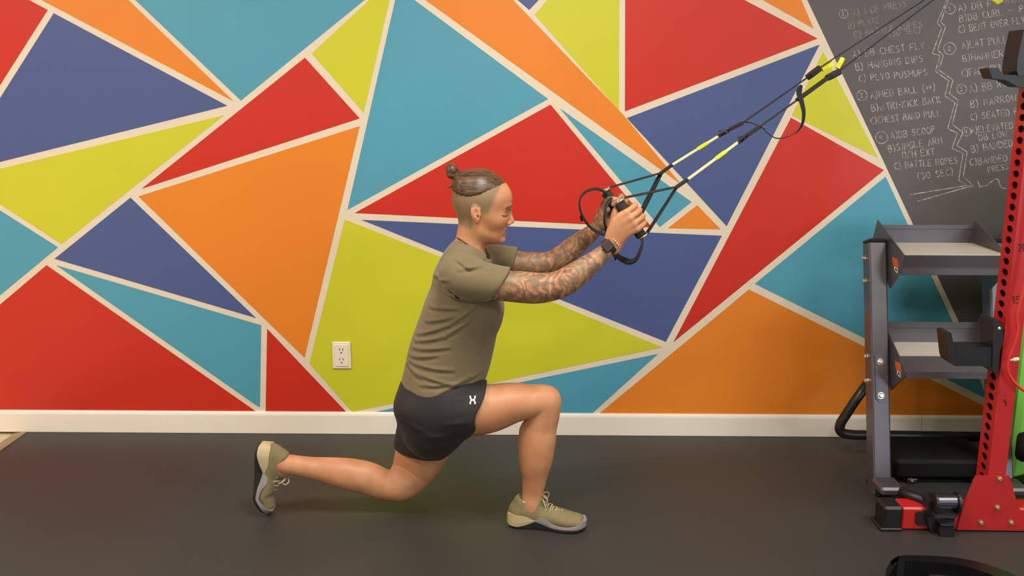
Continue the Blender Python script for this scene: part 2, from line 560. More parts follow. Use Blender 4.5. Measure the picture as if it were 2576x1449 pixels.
# ---------------------------------------------------------------- wall socket
m_pl = mat('socket_plastic', (236, 224, 206), 0.35, noise=0.01)
m_slot = mat('socket_slot', (70, 60, 50), 0.6)
oc = on(860, 893, 0)
ol = thing('wall_socket', (oc[0], -0.001, oc[2]), 'white double wall socket on the lime painted panel', 'socket')
MB().box((oc[0], -0.0045, oc[2]), (0.076, 0.007, 0.114), bev=0.003).make('cover_plate', m_pl, ol)
MB().box((oc[0], -0.009, oc[2]), (0.056, 0.004, 0.092), bev=0.0015).make('socket_face', m_pl, ol)
for dz in (0.021, -0.021):
    for dx in (-0.0065, 0.0065):
        MB().box((oc[0] + dx, -0.0112, oc[2] + dz + 0.006), (0.0025, 0.001, 0.009)).make('slot', m_slot, ol)
    MB().lathe((oc[0], -0.0106, oc[2] + dz - 0.008), (0, -1, 0), [(0, .003), (.0012, .003)], 12).make('slot', m_slot, ol)

# ---------------------------------------------------------------- grey dumbbell rack
m_grey = mat('graphite_metal', (98, 95, 100), 0.34, metal=0.55, noise=0.04, nscale=20, spec=0.5)
m_tray_lit = mat('tray_metal_lit', (200, 192, 178), 0.4, metal=0.15, noise=0.05, nscale=12)  # paler copy of the rack metal, reflected light put into the colour
m_bolt = mat('zinc_bolt', (225, 220, 205), 0.25, metal=0.9)
m_black = mat('black_plastic', (18, 16, 17), 0.45, noise=0.1, bump=0.05)
m_blackm = mat('black_metal', (24, 22, 25), 0.42, metal=0.0, noise=0.08)
m_orange = mat('warning_orange', (210, 96, 30), 0.5)
m_white = mat('label_white', (225, 222, 212), 0.5)


def ppx(mb, pts, y, dy):
    """prism of an outline seen on the plane Y = y, running back by dy"""
    return mb.prism([on(a, b, y) for a, b in pts], (0, dy, 0))


def hexbolt(c, axis, r, h, parent, name='bolt', material=None):
    mb = MB()
    mb.lathe(c, axis, [(0, r * 1.35), (h * .2, r * 1.35), (h * .2, r), (h * .75, r), (h, r * .7)], 12)
    return fixn(mb.make(name, material or m_bolt, parent, smooth=False))


pb = onz(2222, 1247, 0.0)
X0 = pb[0]
pt = onx(2209, 607, X0)
rack = thing('dumbbell_rack', (X0, pb[1], 0), 'empty grey two-tier dumbbell rack with sloping trays before the wall', 'rack')
axv = (pt - pb) / np.linalg.norm(pt - pb)
fw = np.cross(axv, (1.0, 0, 0))          # roughly towards -y or +y
if fw[1] > 0:
    fw = -fw
PW, PD = 0.064, 0.07
RACKW = on(2524, 1000, -0.52)[0] - on(2216, 1000, -0.52)[0]


def post(x):
    b, t = pb.copy(), pt.copy()
    b[0] = t[0] = x
    c = [b - np.array([PW / 2, 0, 0]), b + np.array([PW / 2, 0, 0])]
    L = np.linalg.norm(t - b)
    R = np.stack([(1, 0, 0), -fw, axv], 1)
    o = fixn(MB().box((b + t) / 2 - fw * PD / 2 + axv * 0.0, (PW, PD, L), R, 0.006).make('upright', m_grey, rack))
    fixn(MB().box(t - fw * PD / 2 + axv * .004, (PW + .002, PD + .002, .014), R, 0.006).make('end_cap', m_black, rack))
    return o


post(X0)
post(X0 + RACKW)
yfoot = pb[1]
for x in (X0, X0 + RACKW):
    fixn(MB().box((x, yfoot + 0.04, 0.015), (0.056, 0.12, 0.03), None, 0.006).make('foot', m_black, rack))
    fixn(MB().box((x, yfoot - 0.035, 0.05), (0.084, 0.10, 0.03), None, 0.008).make('foot_bracket', m_grey, rack))
# stretcher between the feet
XP = X0 + PW / 2 + 0.004


def shelf(corner, apex, low, bands, stick):
    """corner: front corner of the end plate (pixel); bands: rows seen across the tray"""
    pc = onx(corner[0], corner[1], XP)
    pa = apex
    pl = onx(low[0], low[1], XP)
    plo = pl + np.array([0, 0.05, 0.0])
    back = pa + np.array([0, 0.035, -0.09])
    b2_, b3_ = bands[2], bands[3]
    t2 = on(2400, b2_, pa[1] - 0.006)
    t3 = onz(2400, b3_, t2[2])
    for i, x in enumerate((XP, X0 + RACKW - PW / 2 - 0.004)):
        poly = [pa, t3 + np.array([0, 0, .004]), pc, pc + np.array([0, 0.002, -0.014]), pl, back]
        poly = [np.array([x, p[1], p[2]]) for p in poly]
        fixn(MB().prism(poly, (0.004, 0, 0)).make('end_plate', m_grey, rack))
    yB, yL = pa[1] - 0.01, pc[1]
    b0, b1, b2, b3, b4, b5 = bands
    q = []
    q.append(on(2400, b0, yB + 0.010))
    q.append(on(2400, b0, yB))
    q.append(on(2400, b1, yB))
    p1 = on(2400, b1 + 0.5, yB + 0.004)
    q.append(p1)
    p2 = on(2400, b2, yB + 0.004)
    q.append(p2)
    p3 = onz(2400, b3, p2[2])
    q.append(p3)
    p4 = on(2400, b4, yL + 0.006)
    q.append(p4)
    q.append(np.array([0, yL, p4[2] + 0.001]))
    q.append(on(2400, b5, yL))
    q.append(on(2400, b5, yL) + np.array([0, 0.01, 0]))
    x0, x1 = XP + 0.004, X0 + RACKW - PW / 2 - 0.004
    Q = [(p[1], p[2]) for p in q]
    # thickness: offset copy behind / below
    n = len(Q)
    outer = [(x0, a, b) for a, b in Q]
    inner = []
    for i, (a, b) in enumerate(Q):
        t = np.array(Q[min(i + 1, n - 1)]) - np.array(Q[max(i - 1, 0)])
        t = t / np.linalg.norm(t)
        nn = np.array([-t[1], t[0]])
        if nn[1] > 0 and abs(nn[1]) > abs(nn[0]) or (abs(nn[0]) >= abs(nn[1]) and nn[0] < 0):
            nn = -nn
        inner.append((x0, a + nn[0] * .003, b + nn[1] * .003))
    mb = MB()
    V = outer + inner
    V2 = [(x1, a, b) for (_, a, b) in V]
    Fc = []
    for i in range(n - 1):
        Fc += [(i, i + 1, 2 * n + i + 1, 2 * n + i), (n + i, n + i + 1, 3 * n + i + 1, 3 * n + i)]
        Fc += [(i, i + 1, n + i + 1, n + i), (2 * n + i, 2 * n + i + 1, 3 * n + i + 1, 3 * n + i)]
    Fc += [(0, n, 3 * n, 2 * n), (n - 1, 2 * n - 1, 4 * n - 1, 3 * n - 1)]
    mb.add(V + V2, Fc)
    tr = fixn(mb.make('tray', m_grey, rack))
    # tray floor, with the light it reflects put into its colour
    fixn(MB().box(((x0 + x1) / 2, (p2[1] + p3[1]) / 2, p2[2] + 0.002), (x1 - x0 - .004, abs(p3[1] - p2[1]) - .002, 0.003)).make('tray_floor', m_tray_lit, rack))
    # small printed warning label on the outer face of the end plate
    a, b = stick
    sq = [(-7, -22), (6, -16), (9, 6), (-4, 0)]
    sq2 = [(-2, 2), (7, 7), (6, 20), (-1, 12)]
    s1 = fixn(MB().prism([onx(a + u, b + v, XP - .001) for u, v in sq], (0.0008, 0, 0)).make('warning_label', m_orange, rack, label='small orange label'))
    fixn(MB().prism([onx(a + u, b + v, XP - .001) for u, v in sq2], (0.0008, 0, 0)).make('label_base', m_white, s1))
    fixn(MB().prism([onx(a + u * .5 + 1.5, b + v * .5 + 5, XP - .0015) for u, v in sq2], (0.0008, 0, 0)).make('label_mark', m_black, s1))
    return pc


apex1 = onx(2207, 553, XP)
c1 = onx(2268, 675, XP)
c2 = onx(2278, 937, XP)
shelf((2268, 675), apex1, (2238, 726), (566, 576, 613, 643, 676, 692), (2251, 668))
apex2 = c2 + (apex1 - c1)
shelf((2278, 937), apex2, (2241, 982), (810, 825, 863, 897, 936, 953), (2258, 930))
for (a, b) in [(2172, 650), (2174, 707), (2178, 897), (2179, 958)]:
    p = onx(a + 4, b, X0 - PW / 2)
    hexbolt(p, (-1, 0, 0), .008, .012, rack)
# plate bolted on the front of the upright
pf = [on(2214, 890, 0), on(2214, 1010, 0)]


def onpost(px, py, off=0.0):
    """point on the raked front face of the left upright"""
    d = ray(px, py)
    t = np.dot(pb + fw * off - CAM, fw) / np.dot(d, fw)
    return CAM + d * t


mb = MB()
mb.prism([onpost(a, b, .0) for a, b in [(2200, 893), (2208, 888), (2222, 888), (2230, 893), (2233, 1002), (2226, 1011), (2212, 1011), (2203, 1003)]], fw * .005)
fixn(mb.make('joint_plate', m_grey, rack))
for a, b in [(2215, 910), (2216, 995)]:
    hexbolt(onpost(a, b, .005), fw, .009, .010, rack)

# ---------------------------------------------------------------- black bench behind the rack
bench = thing('weight_bench', onz(2300, 1160, 0), 'black low bench with bent tube frame behind the dumbbell rack', 'bench')
m_tube = mat('black_powder_coat', (30, 26, 25), 0.38, noise=0.05)
yt = -0.22
pth = [on(2186, 960, yt), on(2150, 1010, yt), on(2116, 1062, yt), on(2112, 1078, yt), on(2122, 1090, yt), on(2150, 1094, yt), on(2300, 1096, yt), on(2512, 1099, yt)]
P = [pth[0], pth[1]] + spline(pth[2:6], 5)[0:] + pth[6:]
fixn(MB().tube(P, .019, 14).make('frame_tube', m_tube, bench, smooth=True))
m_pad = mat('black_vinyl', (9, 8, 8), 0.7, spec=.25, noise=0.1, bump=0.1, bscale=300)
a0, a1 = onz(2262, 1218, 0.0), onz(2474, 1220, 0.0)
fixn(MB().box(((a0[0] + a1[0]) / 2 + .01, (a0[1] - 0.25) / 2, 0.056), (a1[0] - a0[0] + .06, abs(a0[1] + .25), 0.072), None, .012).make('pad', m_pad, bench))
for xx in (a0[0] + .05, a1[0] - .02):
    fixn(MB().box((xx, (a0[1] - .28) / 2, .010), (.04, .2, .02), None, .004).make('leg', m_tube, bench))
pn = on(2292, 1206, a0[1] - .004)
fixn(MB().lathe(pn, (0, -1, 0), [(0, .006), (.012, .006), (.016, .004)], 12).make('pull_pin', m_bolt, bench))

# ---------------------------------------------------------------- red squat rack
m_red = mat('red_powder_coat', (176, 28, 30), 0.36, noise=0.04, nscale=8, spec=0.5, coat=0.1)
m_dark = mat('hole_dark', (40, 12, 10), 0.8)  # shade inside the holes as a colour, also prints the numbers
m_brass = mat('dull_bolt', (170, 150, 110), 0.4, metal=0.7)
yb = onz(2440, 1336, 0.0)[1]              # near face of the base tube
TW = 0.078
squat = thing('squat_rack', onz(2520, 1320, 0), 'red steel squat rack upright with numbered holes and bolted base', 'rack')
xu = on(2497, 1100, yb + .004)[0]         # left face of the upright
UW, UD = 0.056, 0.078
y0u = yb + .004
UH = 2.36
zt = TW + 0.0
# hollow upright: left face pierced by holes
pitch = 0.0335
mb = MB()
# front, right, back faces and top
V = [(xu, y0u, .0), (xu + UW, y0u, .0), (xu + UW, y0u + UD, .0), (xu, y0u + UD, .0)]
zlo, zhi = 0.09, UH
ring = lambda z: [(xu, y0u, z), (xu + UW, y0u, z), (xu + UW, y0u + UD, z), (xu, y0u + UD, z)]
mb.add(ring(zlo) + ring(zhi), [(0, 1, 5, 4), (1, 2, 6, 5), (2, 3, 7, 6), (4, 5, 6, 7)])
# left face cells
n = int((zhi - zlo) / pitch)
pp = (zhi - zlo) / n
nh = 16
for i in range(n):
    zc = zlo + (i + .5) * pp
    outer, inner, deep = [], [], []
    for k in range(nh):
        an = math.pi / 4 + 2 * math.pi * k / nh
        c, s_ = math.cos(an), math.sin(an)
        q = max(abs(c), abs(s_))
        outer.append((xu, y0u + UD / 2 + c / q * UD / 2, zc + s_ / q * pp / 2))
        inner.append((xu, y0u + UD / 2 + c * .0195, zc + s_ * .0112))
        deep.append((xu + .004, y0u + UD / 2 + c * .0195, zc + s_ * .0112))
    Fc = []
    for k in range(nh):
        k2 = (k + 1) % nh
        Fc += [(k, k2, nh + k2, nh + k), (nh + k, nh + k2, 2 * nh + k2, 2 * nh + k)]
    mb.add(outer + inner + deep, Fc)
fixn(mb.make('upright', m_red, squat))
# dark block added behind the holes, painted as the shade inside the hollow tube
fixn(MB().box((xu + UW / 2 + .004, y0u + UD / 2, (zlo + zhi) / 2), (UW - .018, UD - .012, zhi - zlo - .01)).make('tube_inner_shade', m_dark, squat))


def number(text, px, py, w, h):
    mbn = MB()
    put = lambda x, y: on(x, y, y0u - .0006)
    return chalk(text, px, py, px + w, py - 1, h, m_dark, put, 2.6, squat, 'height_number', 0.0)


number('20', 2562, 632, 22, 18)
number('15', 2548, 764, 22, 18)
number('5', 2527, 1021, 9, 14)
# base tube along the floor
xa = on(2268, 1310, yb)[0]
fixn(MB().box(((xa + 3.4) / 2, yb + TW / 2, TW / 2 + .002), (3.4 - xa, TW, TW), None, .006).make('base_tube', m_red, squat))
fixn(MB().box((xa - .028, yb + TW / 2, TW / 2 + .002), (.062, TW + .008, TW + .006), None, .008).make('end_cap', m_black, squat, label='black plastic end cap'))
fixn(MB().box((xa - .033, yb + TW / 2, .006), (.072, TW + .018, .010), None, .003).make('foot_pad', m_black, squat))
gp = [(2408, 1333), (2410, 1322), (2422, 1278), (2455, 1197), (2539, 1197), (2562, 1276), (2600, 1322), (2602, 1336)]
mb = MB()
ppx(mb, gp, yb - .006, .006)
fixn(mb.make('gusset_plate', m_red, squat))
for a, b in [(2514, 1204), (2508, 1276), (2467, 1314), (2543, 1314)]:
    hexbolt(on(a, b, yb - .006), (0, -1, 0), .007, .010, squat, material=m_brass)

# J-shaped bar holders on the upright
j1 = thing('bar_holder', on(2460, 920, y0u), 'black box-shaped bar holder hooked low on the red upright', 'bar holder')
mb = MB()
mb.prism([on(a, b, y0u - .002) for a, b in [(2401, 872), (2514, 874), (2514, 921), (2403, 921), (2398, 915)]], (0, .06, 0))
fixn(mb.make('arm', m_black, j1))
mb = MB()
mb.prism([on(a, b, y0u - .008) for a, b in [(2380, 839), (2393, 838), (2401, 872), (2403, 921), (2392, 915), (2387, 905)]], (0, .07, 0))
fixn(mb.make('lip', m_black, j1))
mb = MB()
mb.prism([on(a, b, y0u - .006) for a, b in [(2500, 808), (2510, 805), (2524, 820), (2524, 865), (2516, 880), (2512, 935), (2502, 940), (2496, 920), (2498, 866)]], (0, .09, 0))
fixn(mb.make('bracket', m_blackm, j1))
hexbolt(on(2514, 826, y0u - .006), (0, -1, 0), .004, .005, j1)
j2 = thing('bar_holder', on(2560, 205, y0u), 'black bar holder with upturned tip high on the red upright', 'bar holder')
mb = MB()
mb.prism([on(a, b, y0u - .004) for a, b in [(2487, 172), (2510, 170), (2524, 188), (2612, 190), (2612, 222), (2562, 219), (2530, 201), (2496, 197)]], (0, .06, 0))
fixn(mb.make('arm', m_black, j2))
mb = MB()
mb.prism([on(a, b, y0u - .008) for a, b in [(2576, 74), (2568, 110), (2560, 150), (2558, 178), (2562, 190), (2618, 192), (2622, 74)]], (0, .088, 0))
fixn(mb.make('bracket', m_blackm, j2))

# black barbell pivot clamped on the base tube
lm = thing('landmine_pivot', onz(2370, 1345, 0), 'black steel barbell pivot clamped to the red base tube', 'barbell pivot')
m_sheen = mat('black_chrome', (78, 76, 84), 0.25, metal=0.7)
mb = MB()
ppx(mb, [(2306, 1292), (2312, 1289), (2402, 1286), (2402, 1322), (2309, 1322), (2305, 1316)], yb - .008, .10)
fixn(mb.make('clamp_block', m_blackm, lm))
mb = MB()
ppx(mb, [(2330, 1300), (2402, 1310), (2400, 1330), (2364, 1352), (2366, 1364), (2372, 1366), (2362, 1362), (2340, 1335)], yb - .02, .05)
fixn(mb.make('clamp_foot', m_blackm, lm))
mb = MB()
ppx(mb, [(2362, 1326), (2402, 1326), (2400, 1354), (2366, 1355)], yb - .045, .05)
fixn(mb.make('foot_block', m_black, lm))
for (z1, z2) in ((1297, 1304), (1318, 1324)):
    mb = MB()
    x1 = 2352 if z1 < 1310 else 2367
    ppx(mb, [(x1, z1), (2404, z1), (2402, z2), (x1, z2)], yb - .048, .04)
    fixn(mb.make('plate_edge', m_sheen, lm))
c0, c1_ = on(2352, 1262, yb - .012), on(2408, 1262, yb - .012)
fixn(MB().tube([c0, c1_], .024, 20).make('pivot_sleeve', m_sheen, lm, smooth=False))
for px in (2349, 2406):
    p = on(px, 1264, yb - .012)
    fixn(MB().lathe(p, (1, 0, 0), [(-.004, .030), (-.003, .034), (.005, .034), (.006, .030)], 20).make('collar', m_black, lm))
fixn(MB().lathe(on(2413, 1264, yb - .01), (1, 0, 0), [(0, .009), (.006, .009), (.009, .006)], 12).make('bolt', m_bolt, lm))
mb = MB()
ppx(mb, [(2338, 1262), (2352, 1258), (2410, 1262), (2413, 1296), (2402, 1304), (2340, 1302), (2330, 1290)], yb - .014, .06)
fixn(mb.make('pivot_yoke', m_blackm, lm))
fixn(MB().tube([on(2262, 1236, yb + .10), on(2300, 1250, yb + .07), on(2345, 1266, yb + .02)], .017, 16).make('bar_tube', m_black, lm, smooth=True))

# black machine foot bottom right
m_gloss = mat('gloss_black', (9, 8, 10), 0.28, spec=.4, noise=.02)
mf = thing('machine_base', onz(2400, 1500, 0), 'curved black steel base rail at the lower right corner', 'machine base')
zt_ = 0.105
topb = [(2240, 1412), (2262, 1398), (2322, 1397), (2400, 1402), (2450, 1411), (2500, 1425), (2550, 1445), (2610, 1475), (2660, 1510)]
topf = [(2245, 1424), (2259, 1412), (2322, 1413), (2392, 1418), (2440, 1428), (2487, 1443), (2534, 1463), (2590, 1495), (2640, 1530)]
Pb = spline([onz(a, b, zt_) for a, b in topb], 3)
Pf = spline([onz(a, b, zt_) for a, b in topf], 3)
n = len(Pb)
mb = MB()
V = []
for P, dz in ((Pb, 0), (Pf, 0), (Pf, -zt_ + .002), (Pb, -zt_ + .002)):
    V += [p + np.array([0, 0, dz]) for p in P]
Fc = []
for i in range(n - 1):
    for a in range(4):
        b = (a + 1) % 4
        Fc.append((a * n + i, a * n + i + 1, b * n + i + 1, b * n + i))
Fc += [(0, n, 2 * n, 3 * n), (n - 1, 2 * n - 1, 3 * n - 1, 4 * n - 1)]
mb.add(V, Fc)
fixn(mb.make('curved_rail', m_gloss, mf))
# chamfered end block and lower plate
eb = [onz(a, b, zt_) for a, b in [(2262, 1398), (2240, 1412), (2229, 1432), (2236, 1448), (2259, 1412)]]
fixn(MB().prism(eb, (0, 0, -zt_ + .002)).make('end_block', m_gloss, mf))
fl = [onz(a, b, .05) for a, b in [(2262, 1455), (2330, 1449), (2400, 1454), (2480, 1480), (2560, 1520), (2480, 1600), (2280, 1600)]]
fixn(MB().prism(fl, (0, 0, -.046)).make('lower_plate', m_gloss, mf))
fixn(MB().lathe(onz(2375, 1462, .052), (0, 0, 1), [(0, .05), (.006, .05), (.014, .035), (.016, .02)], 24).make('glint_disc', m_sheen, mf, smooth=True))  # disc added as a painted light reflection on the black base

# green padded box and black roller behind the red upright
m_green = mat('green_vinyl', (122, 196, 78), 0.5, noise=0.03, nscale=6, bump=0.1, bscale=300)
g0 = onz(2547, 1197, 0.03)
gb = thing('gym_mat', (g0[0] + .3, g0[1] + .05, 0), 'bright green folded gym mat standing upright behind the red upright', 'gym mat')
gh = 1.15
Rg = rotz(math.radians(24))
for k, nm in enumerate(('mat_layer', 'mat_layer')):
    fixn(MB().box(np.array([g0[0], g0[1], 0]) + Rg @ np.array([.30, .0225 + .046 * k, .012 + gh / 2]), (.60, .044, gh), Rg, .016).make(nm, m_green, gb))
fixn(MB().box(np.array([g0[0], g0[1], 0]) + Rg @ np.array([.34, .03, .006]), (.62, .16, .012), Rg, .004).make('stand', m_black, gb))
rl = thing('foam_roller', on(2600, 1126, g0[1] - .15), 'round black foam roller sticking out before the green mat', 'foam roller')
pr = on(2588, 1126, g0[1] - .14)
R_ = rotz(math.radians(-28))
ax = R_ @ np.array([1.0, 0, 0])
fixn(MB().lathe(pr - ax * .04, ax, [(0, .012), (0, .034), (.006, .045), (.02, .052), (.30, .052), (.315, .045)], 28).make('foam_sleeve', m_pad, rl, smooth=True))
fixn(MB().tube([pr + ax * .27, pr + ax * .37 , pr + ax * .40 + np.array([0, 0, -.03]), np.array([pr[0] + ax[0] * .40, pr[1] + ax[1] * .40, .003])], .014, 12).make('support_leg', m_tube, rl))

# red resistance tube hanging in front of the upright
tb = [on(a, b, y0u - d) for a, b, d in [(2612, 186, -.10), (2618, 300, .02), (2608, 480, .03), (2590, 640, .03), (2571, 740, .03), (2558, 795, .028), (2560, 832, .026), (2551, 868, .024), (2538, 903, .022), (2535, 930, .022), (2543, 950, .022), (2556, 966, .024), (2580, 985, .026), (2620, 1000, .03)]]
rt = fixn(MB().tube(spline(tb, 6), .0048, 10).make('resistance_tube', mat('red_rubber', (206, 52, 40), 0.4), None, smooth=True,
          label='thin red rubber tube hanging down the front of the red upright', category='resistance band'))
mb = MB()
mb.lathe(on(2562, 903, y0u - .022), (-1, 0, -.15), [(0, .006), (.016, .006), (.018, .003), (.03, .003)], 12)
fixn(mb.make('fitting', mat('pale_fitting', (232, 200, 170), 0.4), rt))

# ---------------------------------------------------------------- implicit surfaces -> meshes
class Chain:
    """tapered limb through points (world xyz, in-plane radius, depth radius)"""
    def __init__(s, pts, k=.02, op='u', sub=4, iso=False):
        A = [np.array(p, float) for p in pts]
        if sub > 1 and len(A) > 2:
            A = spline(A, sub)
        s.A = np.array(A)
        s.k, s.op = k, op
        rm = s.A[:, 3:5].max(1)
        s.slo = np.minimum(s.A[:-1, :3], s.A[1:, :3]) - np.maximum(rm[:-1], rm[1:])[:, None]
        s.shi = np.maximum(s.A[:-1, :3], s.A[1:, :3]) + np.maximum(rm[:-1], rm[1:])[:, None]
        s.lo, s.hi = s.slo.min(0), s.shi.max(0)

    def f(s, P, blo, bhi):
        m = 0.03
        d = np.full(len(P), 1.0)
        for i in range(len(s.A) - 1):
            if np.any(s.slo[i] > bhi + m) or np.any(s.shi[i] < blo - m):
                continue
            a, b = s.A[i], s.A[i + 1]
            ab = b[:3] - a[:3]
            L = ab @ ab + 1e-12
            v = P - a[:3]
            t = np.clip((v @ ab) / L, 0, 1)
            v = v - t[:, None] * ab
            rr = a[3] + t * (b[3] - a[3])
            ry = a[4] + t * (b[4] - a[4])
            q = v[:, 0] ** 2 + v[:, 2] ** 2
            y2 = v[:, 1] ** 2
            k0 = np.sqrt(q / rr ** 2 + y2 / ry ** 2)
            k1 = np.sqrt(q / rr ** 4 + y2 / ry ** 4) + 1e-9
            d = np.minimum(d, np.where(k0 < .05, -np.minimum(rr, ry), k0 * (k0 - 1) / k1))
        return d


class Ell:
    def __init__(s, c, r, k=.02, op='u', R=None):
        s.c, s.r = np.array(c, float), np.array(r, float)
        s.R = np.eye(3) if R is None else R
        s.k, s.op = k, op
        e = np.abs(s.R) @ s.r
        s.lo, s.hi = s.c - e, s.c + e

    def f(s, P, blo, bhi):
        v = (P - s.c) @ s.R
        k0 = np.sqrt(((v / s.r) ** 2).sum(1))
        k1 = np.sqrt(((v / s.r ** 2) ** 2).sum(1)) + 1e-9
        return np.where(k0 < .05, -s.r.min(), k0 * (k0 - 1) / k1)


class Half:
    """keep the side of the plane that n points away from"""
    def __init__(s, c, n, k=.004):
        s.c, s.n = np.array(c, float), np.array(n, float) / np.linalg.norm(n)
        s.k, s.op = k, 'i'

    def f(s, P, blo, bhi):
        return (P - s.c) @ s.n


class Disp:
    """folds: seg list of (a, b, width, amplitude) in the x-z plane"""
    def __init__(s, folds):
        s.folds, s.op, s.k = folds, 'd', 0

    def f(s, P, D):
        for (a, b, w, amp) in s.folds:
            ax, az, bx, bz = a[0], a[2], b[0], b[2]
            ex, ez = bx - ax, bz - az
            L = ex * ex + ez * ez
            t = np.clip(((P[:, 0] - ax) * ex + (P[:, 2] - az) * ez) / L, 0, 1)
            q = (P[:, 0] - ax - t * ex) ** 2 + (P[:, 2] - az - t * ez) ** 2
            D = D - amp * np.exp(-q / w ** 2) * (0.35 + 0.65 * np.sin(np.pi * np.clip(t, .08, .92)))
        return D


def field(prims, P, blo, bhi, m=0.045):
    D = np.full(len(P), 1.0)
    for p in prims:
        if p.op in 'us' and (np.any(p.lo > bhi + m) or np.any(p.hi < blo - m)):
            continue
        if p.op == 'd':
            D = p.f(P, D)
            continue
        d = p.f(P, blo, bhi)
        k = p.k
        if p.op == 'u':
            h = np.maximum(k - np.abs(D - d), 0) / k
            D = np.minimum(D, d) - h * h * k * .25
        else:
            if p.op == 's':
                d = -d
            h = np.maximum(k - np.abs(D - d), 0) / k
            D = np.maximum(D, d) + h * h * k * .25
    return D


def polygonise(prims, h=0.0025, B=20):
    un = [p for p in prims if p.op == 'u']
    lo = np.min([p.lo for p in un], 0) - .03
    hi = np.max([p.hi for p in un], 0) + .03
    nb = np.ceil((hi - lo) / (h * B)).astype(int)
    g = np.arange(B + 1)
    GI = np.stack(np.meshgrid(g, g, g, indexing='ij'), -1).reshape(-1, 3)
    NX = (nb * B + 2).astype(np.int64)
    keyf = lambda I: (I[:, 0].astype(np.int64) * NX[1] + I[:, 1]) * NX[2] + I[:, 2]
    cells, verts, edges = [], [], [[], [], []]
    signs = [[], [], []]
    CO = np.array([[a, b, c] for a in (0, 1) for b in (0, 1) for c in (0, 1)])
    ED = [(i, j) for i in range(8) for j in range(i + 1, 8) if np.abs(CO[i] - CO[j]).sum() == 1]
    for bx in range(nb[0]):
        for by in range(nb[1]):
            for bz in range(nb[2]):
                b0 = np.array([bx, by, bz]) * B
                blo = lo + b0 * h
                bhi = blo + B * h
                if not any(np.all(p.lo < bhi + .012) and np.all(p.hi > blo - .012) for p in un):
                    continue
                c = (blo + bhi) / 2
                dc = field(prims, c[None], blo, bhi)[0]
                if abs(dc) > B * h * 1.6:
                    continue
                D = field(prims, blo + GI * h, blo, bhi).reshape(B + 1, B + 1, B + 1)
                if D.min() > 0 or D.max() < 0:
                    continue
                S = D < 0
                cnt = sum(S[a:B + a, b:B + b, c_:B + c_].astype(np.int8) for a, b, c_ in CO)
                act = np.argwhere((cnt > 0) & (cnt < 8))
                if len(act) == 0:
                    continue
                vals = np.stack([D[act[:, 0] + a, act[:, 1] + b, act[:, 2] + c_] for a, b, c_ in CO], 1)
                acc = np.zeros((len(act), 3))
                w = np.zeros(len(act))
                for i, j in ED:
                    cr = (vals[:, i] < 0) != (vals[:, j] < 0)
                    t = np.where(cr, vals[:, i] / np.where(cr, vals[:, i] - vals[:, j], 1), 0)
                    acc += np.where(cr[:, None], CO[i] + t[:, None] * (CO[j] - CO[i]), 0)
                    w += cr
                verts.append(blo + (act + acc / w[:, None]) * h)
                cells.append(keyf(act + b0))
                for ax in range(3):
                    s0 = S[:B, :B, :B]
                    sl = [slice(0, B)] * 3
                    sl[ax] = slice(1, B + 1)
                    s1 = S[tuple(sl)]
                    e = np.argwhere(s0 != s1)
                    if len(e):
                        edges[ax].append(e + b0)
                        signs[ax].append(s0[e[:, 0], e[:, 1], e[:, 2]])
    key = np.concatenate(cells)
    V = np.concatenate(verts)
    o = np.argsort(key)
    ks = key[o]
    V = V[o]
    faces = []
    for ax in range(3):
        E = np.concatenate(edges[ax])
        sg = np.concatenate(signs[ax])
        u, v = [(1, 2), (2, 0), (0, 1)][ax]
        q = []
        for du, dv in ((0, 0), (1, 0), (1, 1), (0, 1)):
            I = E.copy()
            I[:, u] -= du
            I[:, v] -= dv
            kk = keyf(I)
            pos = np.clip(np.searchsorted(ks, kk), 0, len(ks) - 1)
            q.append(np.where(ks[pos] == kk, pos, -1))
        Q = np.stack(q, 1)
        ok = (Q >= 0).all(1)
        Q, sg = Q[ok], sg[ok]
        Q[~sg] = Q[~sg][:, ::-1]
        faces.append(Q)
    return V, np.concatenate(faces)


def sdfmesh(name, prims, material, parent, h=.003, **kw):
    V, Q = polygonise(prims, h)
    base = origin(parent)
    me = bpy.data.meshes.new(name)
    me.vertices.add(len(V))
    me.vertices.foreach_set('co', (V - base).astype(np.float32).ravel())
    me.loops.add(len(Q) * 4)
    me.loops.foreach_set('vertex_index', Q.astype(np.int32).ravel())
    me.polygons.add(len(Q))
    me.polygons.foreach_set('loop_start', np.arange(0, len(Q) * 4, 4, dtype=np.int32))
    me.polygons.foreach_set('loop_total', np.full(len(Q), 4, dtype=np.int32))
    me.update(calc_edges=True)
    me.validate()
    me.shade_smooth()
    me.materials.append(material)
    o = bpy.data.objects.new(name, me)
    COL.objects.link(o)
    o.parent = parent
    for k_, v_ in kw.items():
        o[k_] = v_
    return o, V


def paint(o, name, vals):
    at = o.data.attributes.new(name, 'FLOAT', 'POINT')
    at.data.foreach_set('value', vals.astype(np.float32))


def L(px, py, y, rpx, ry):
    """limb point: pixel, depth plane, in-plane radius in pixels, depth radius in metres"""
    p = on(px, py, y)
    return (*p, rpx / scl(p), ry)


def E(px, py, y, rx, ry, rz, ang=0.0, k=.02, op='u'):
    """ellipsoid: radii in pixels (x, z) and metres (y); ang in degrees, in the picture plane"""
    p = on(px, py, y)
    s = scl(p)
    return Ell(p, (rx / s, ry, rz / s), k, op, roty(math.radians(ang)))


def C(pts, **kw):
    return Chain([L(*p) for p in pts], **kw)


YB = -0.76          # middle plane of the person
person = thing('person', onz(1215, 1330, 0.0), 'person in olive shirt and black shorts holding a deep lunge with straps', 'person')

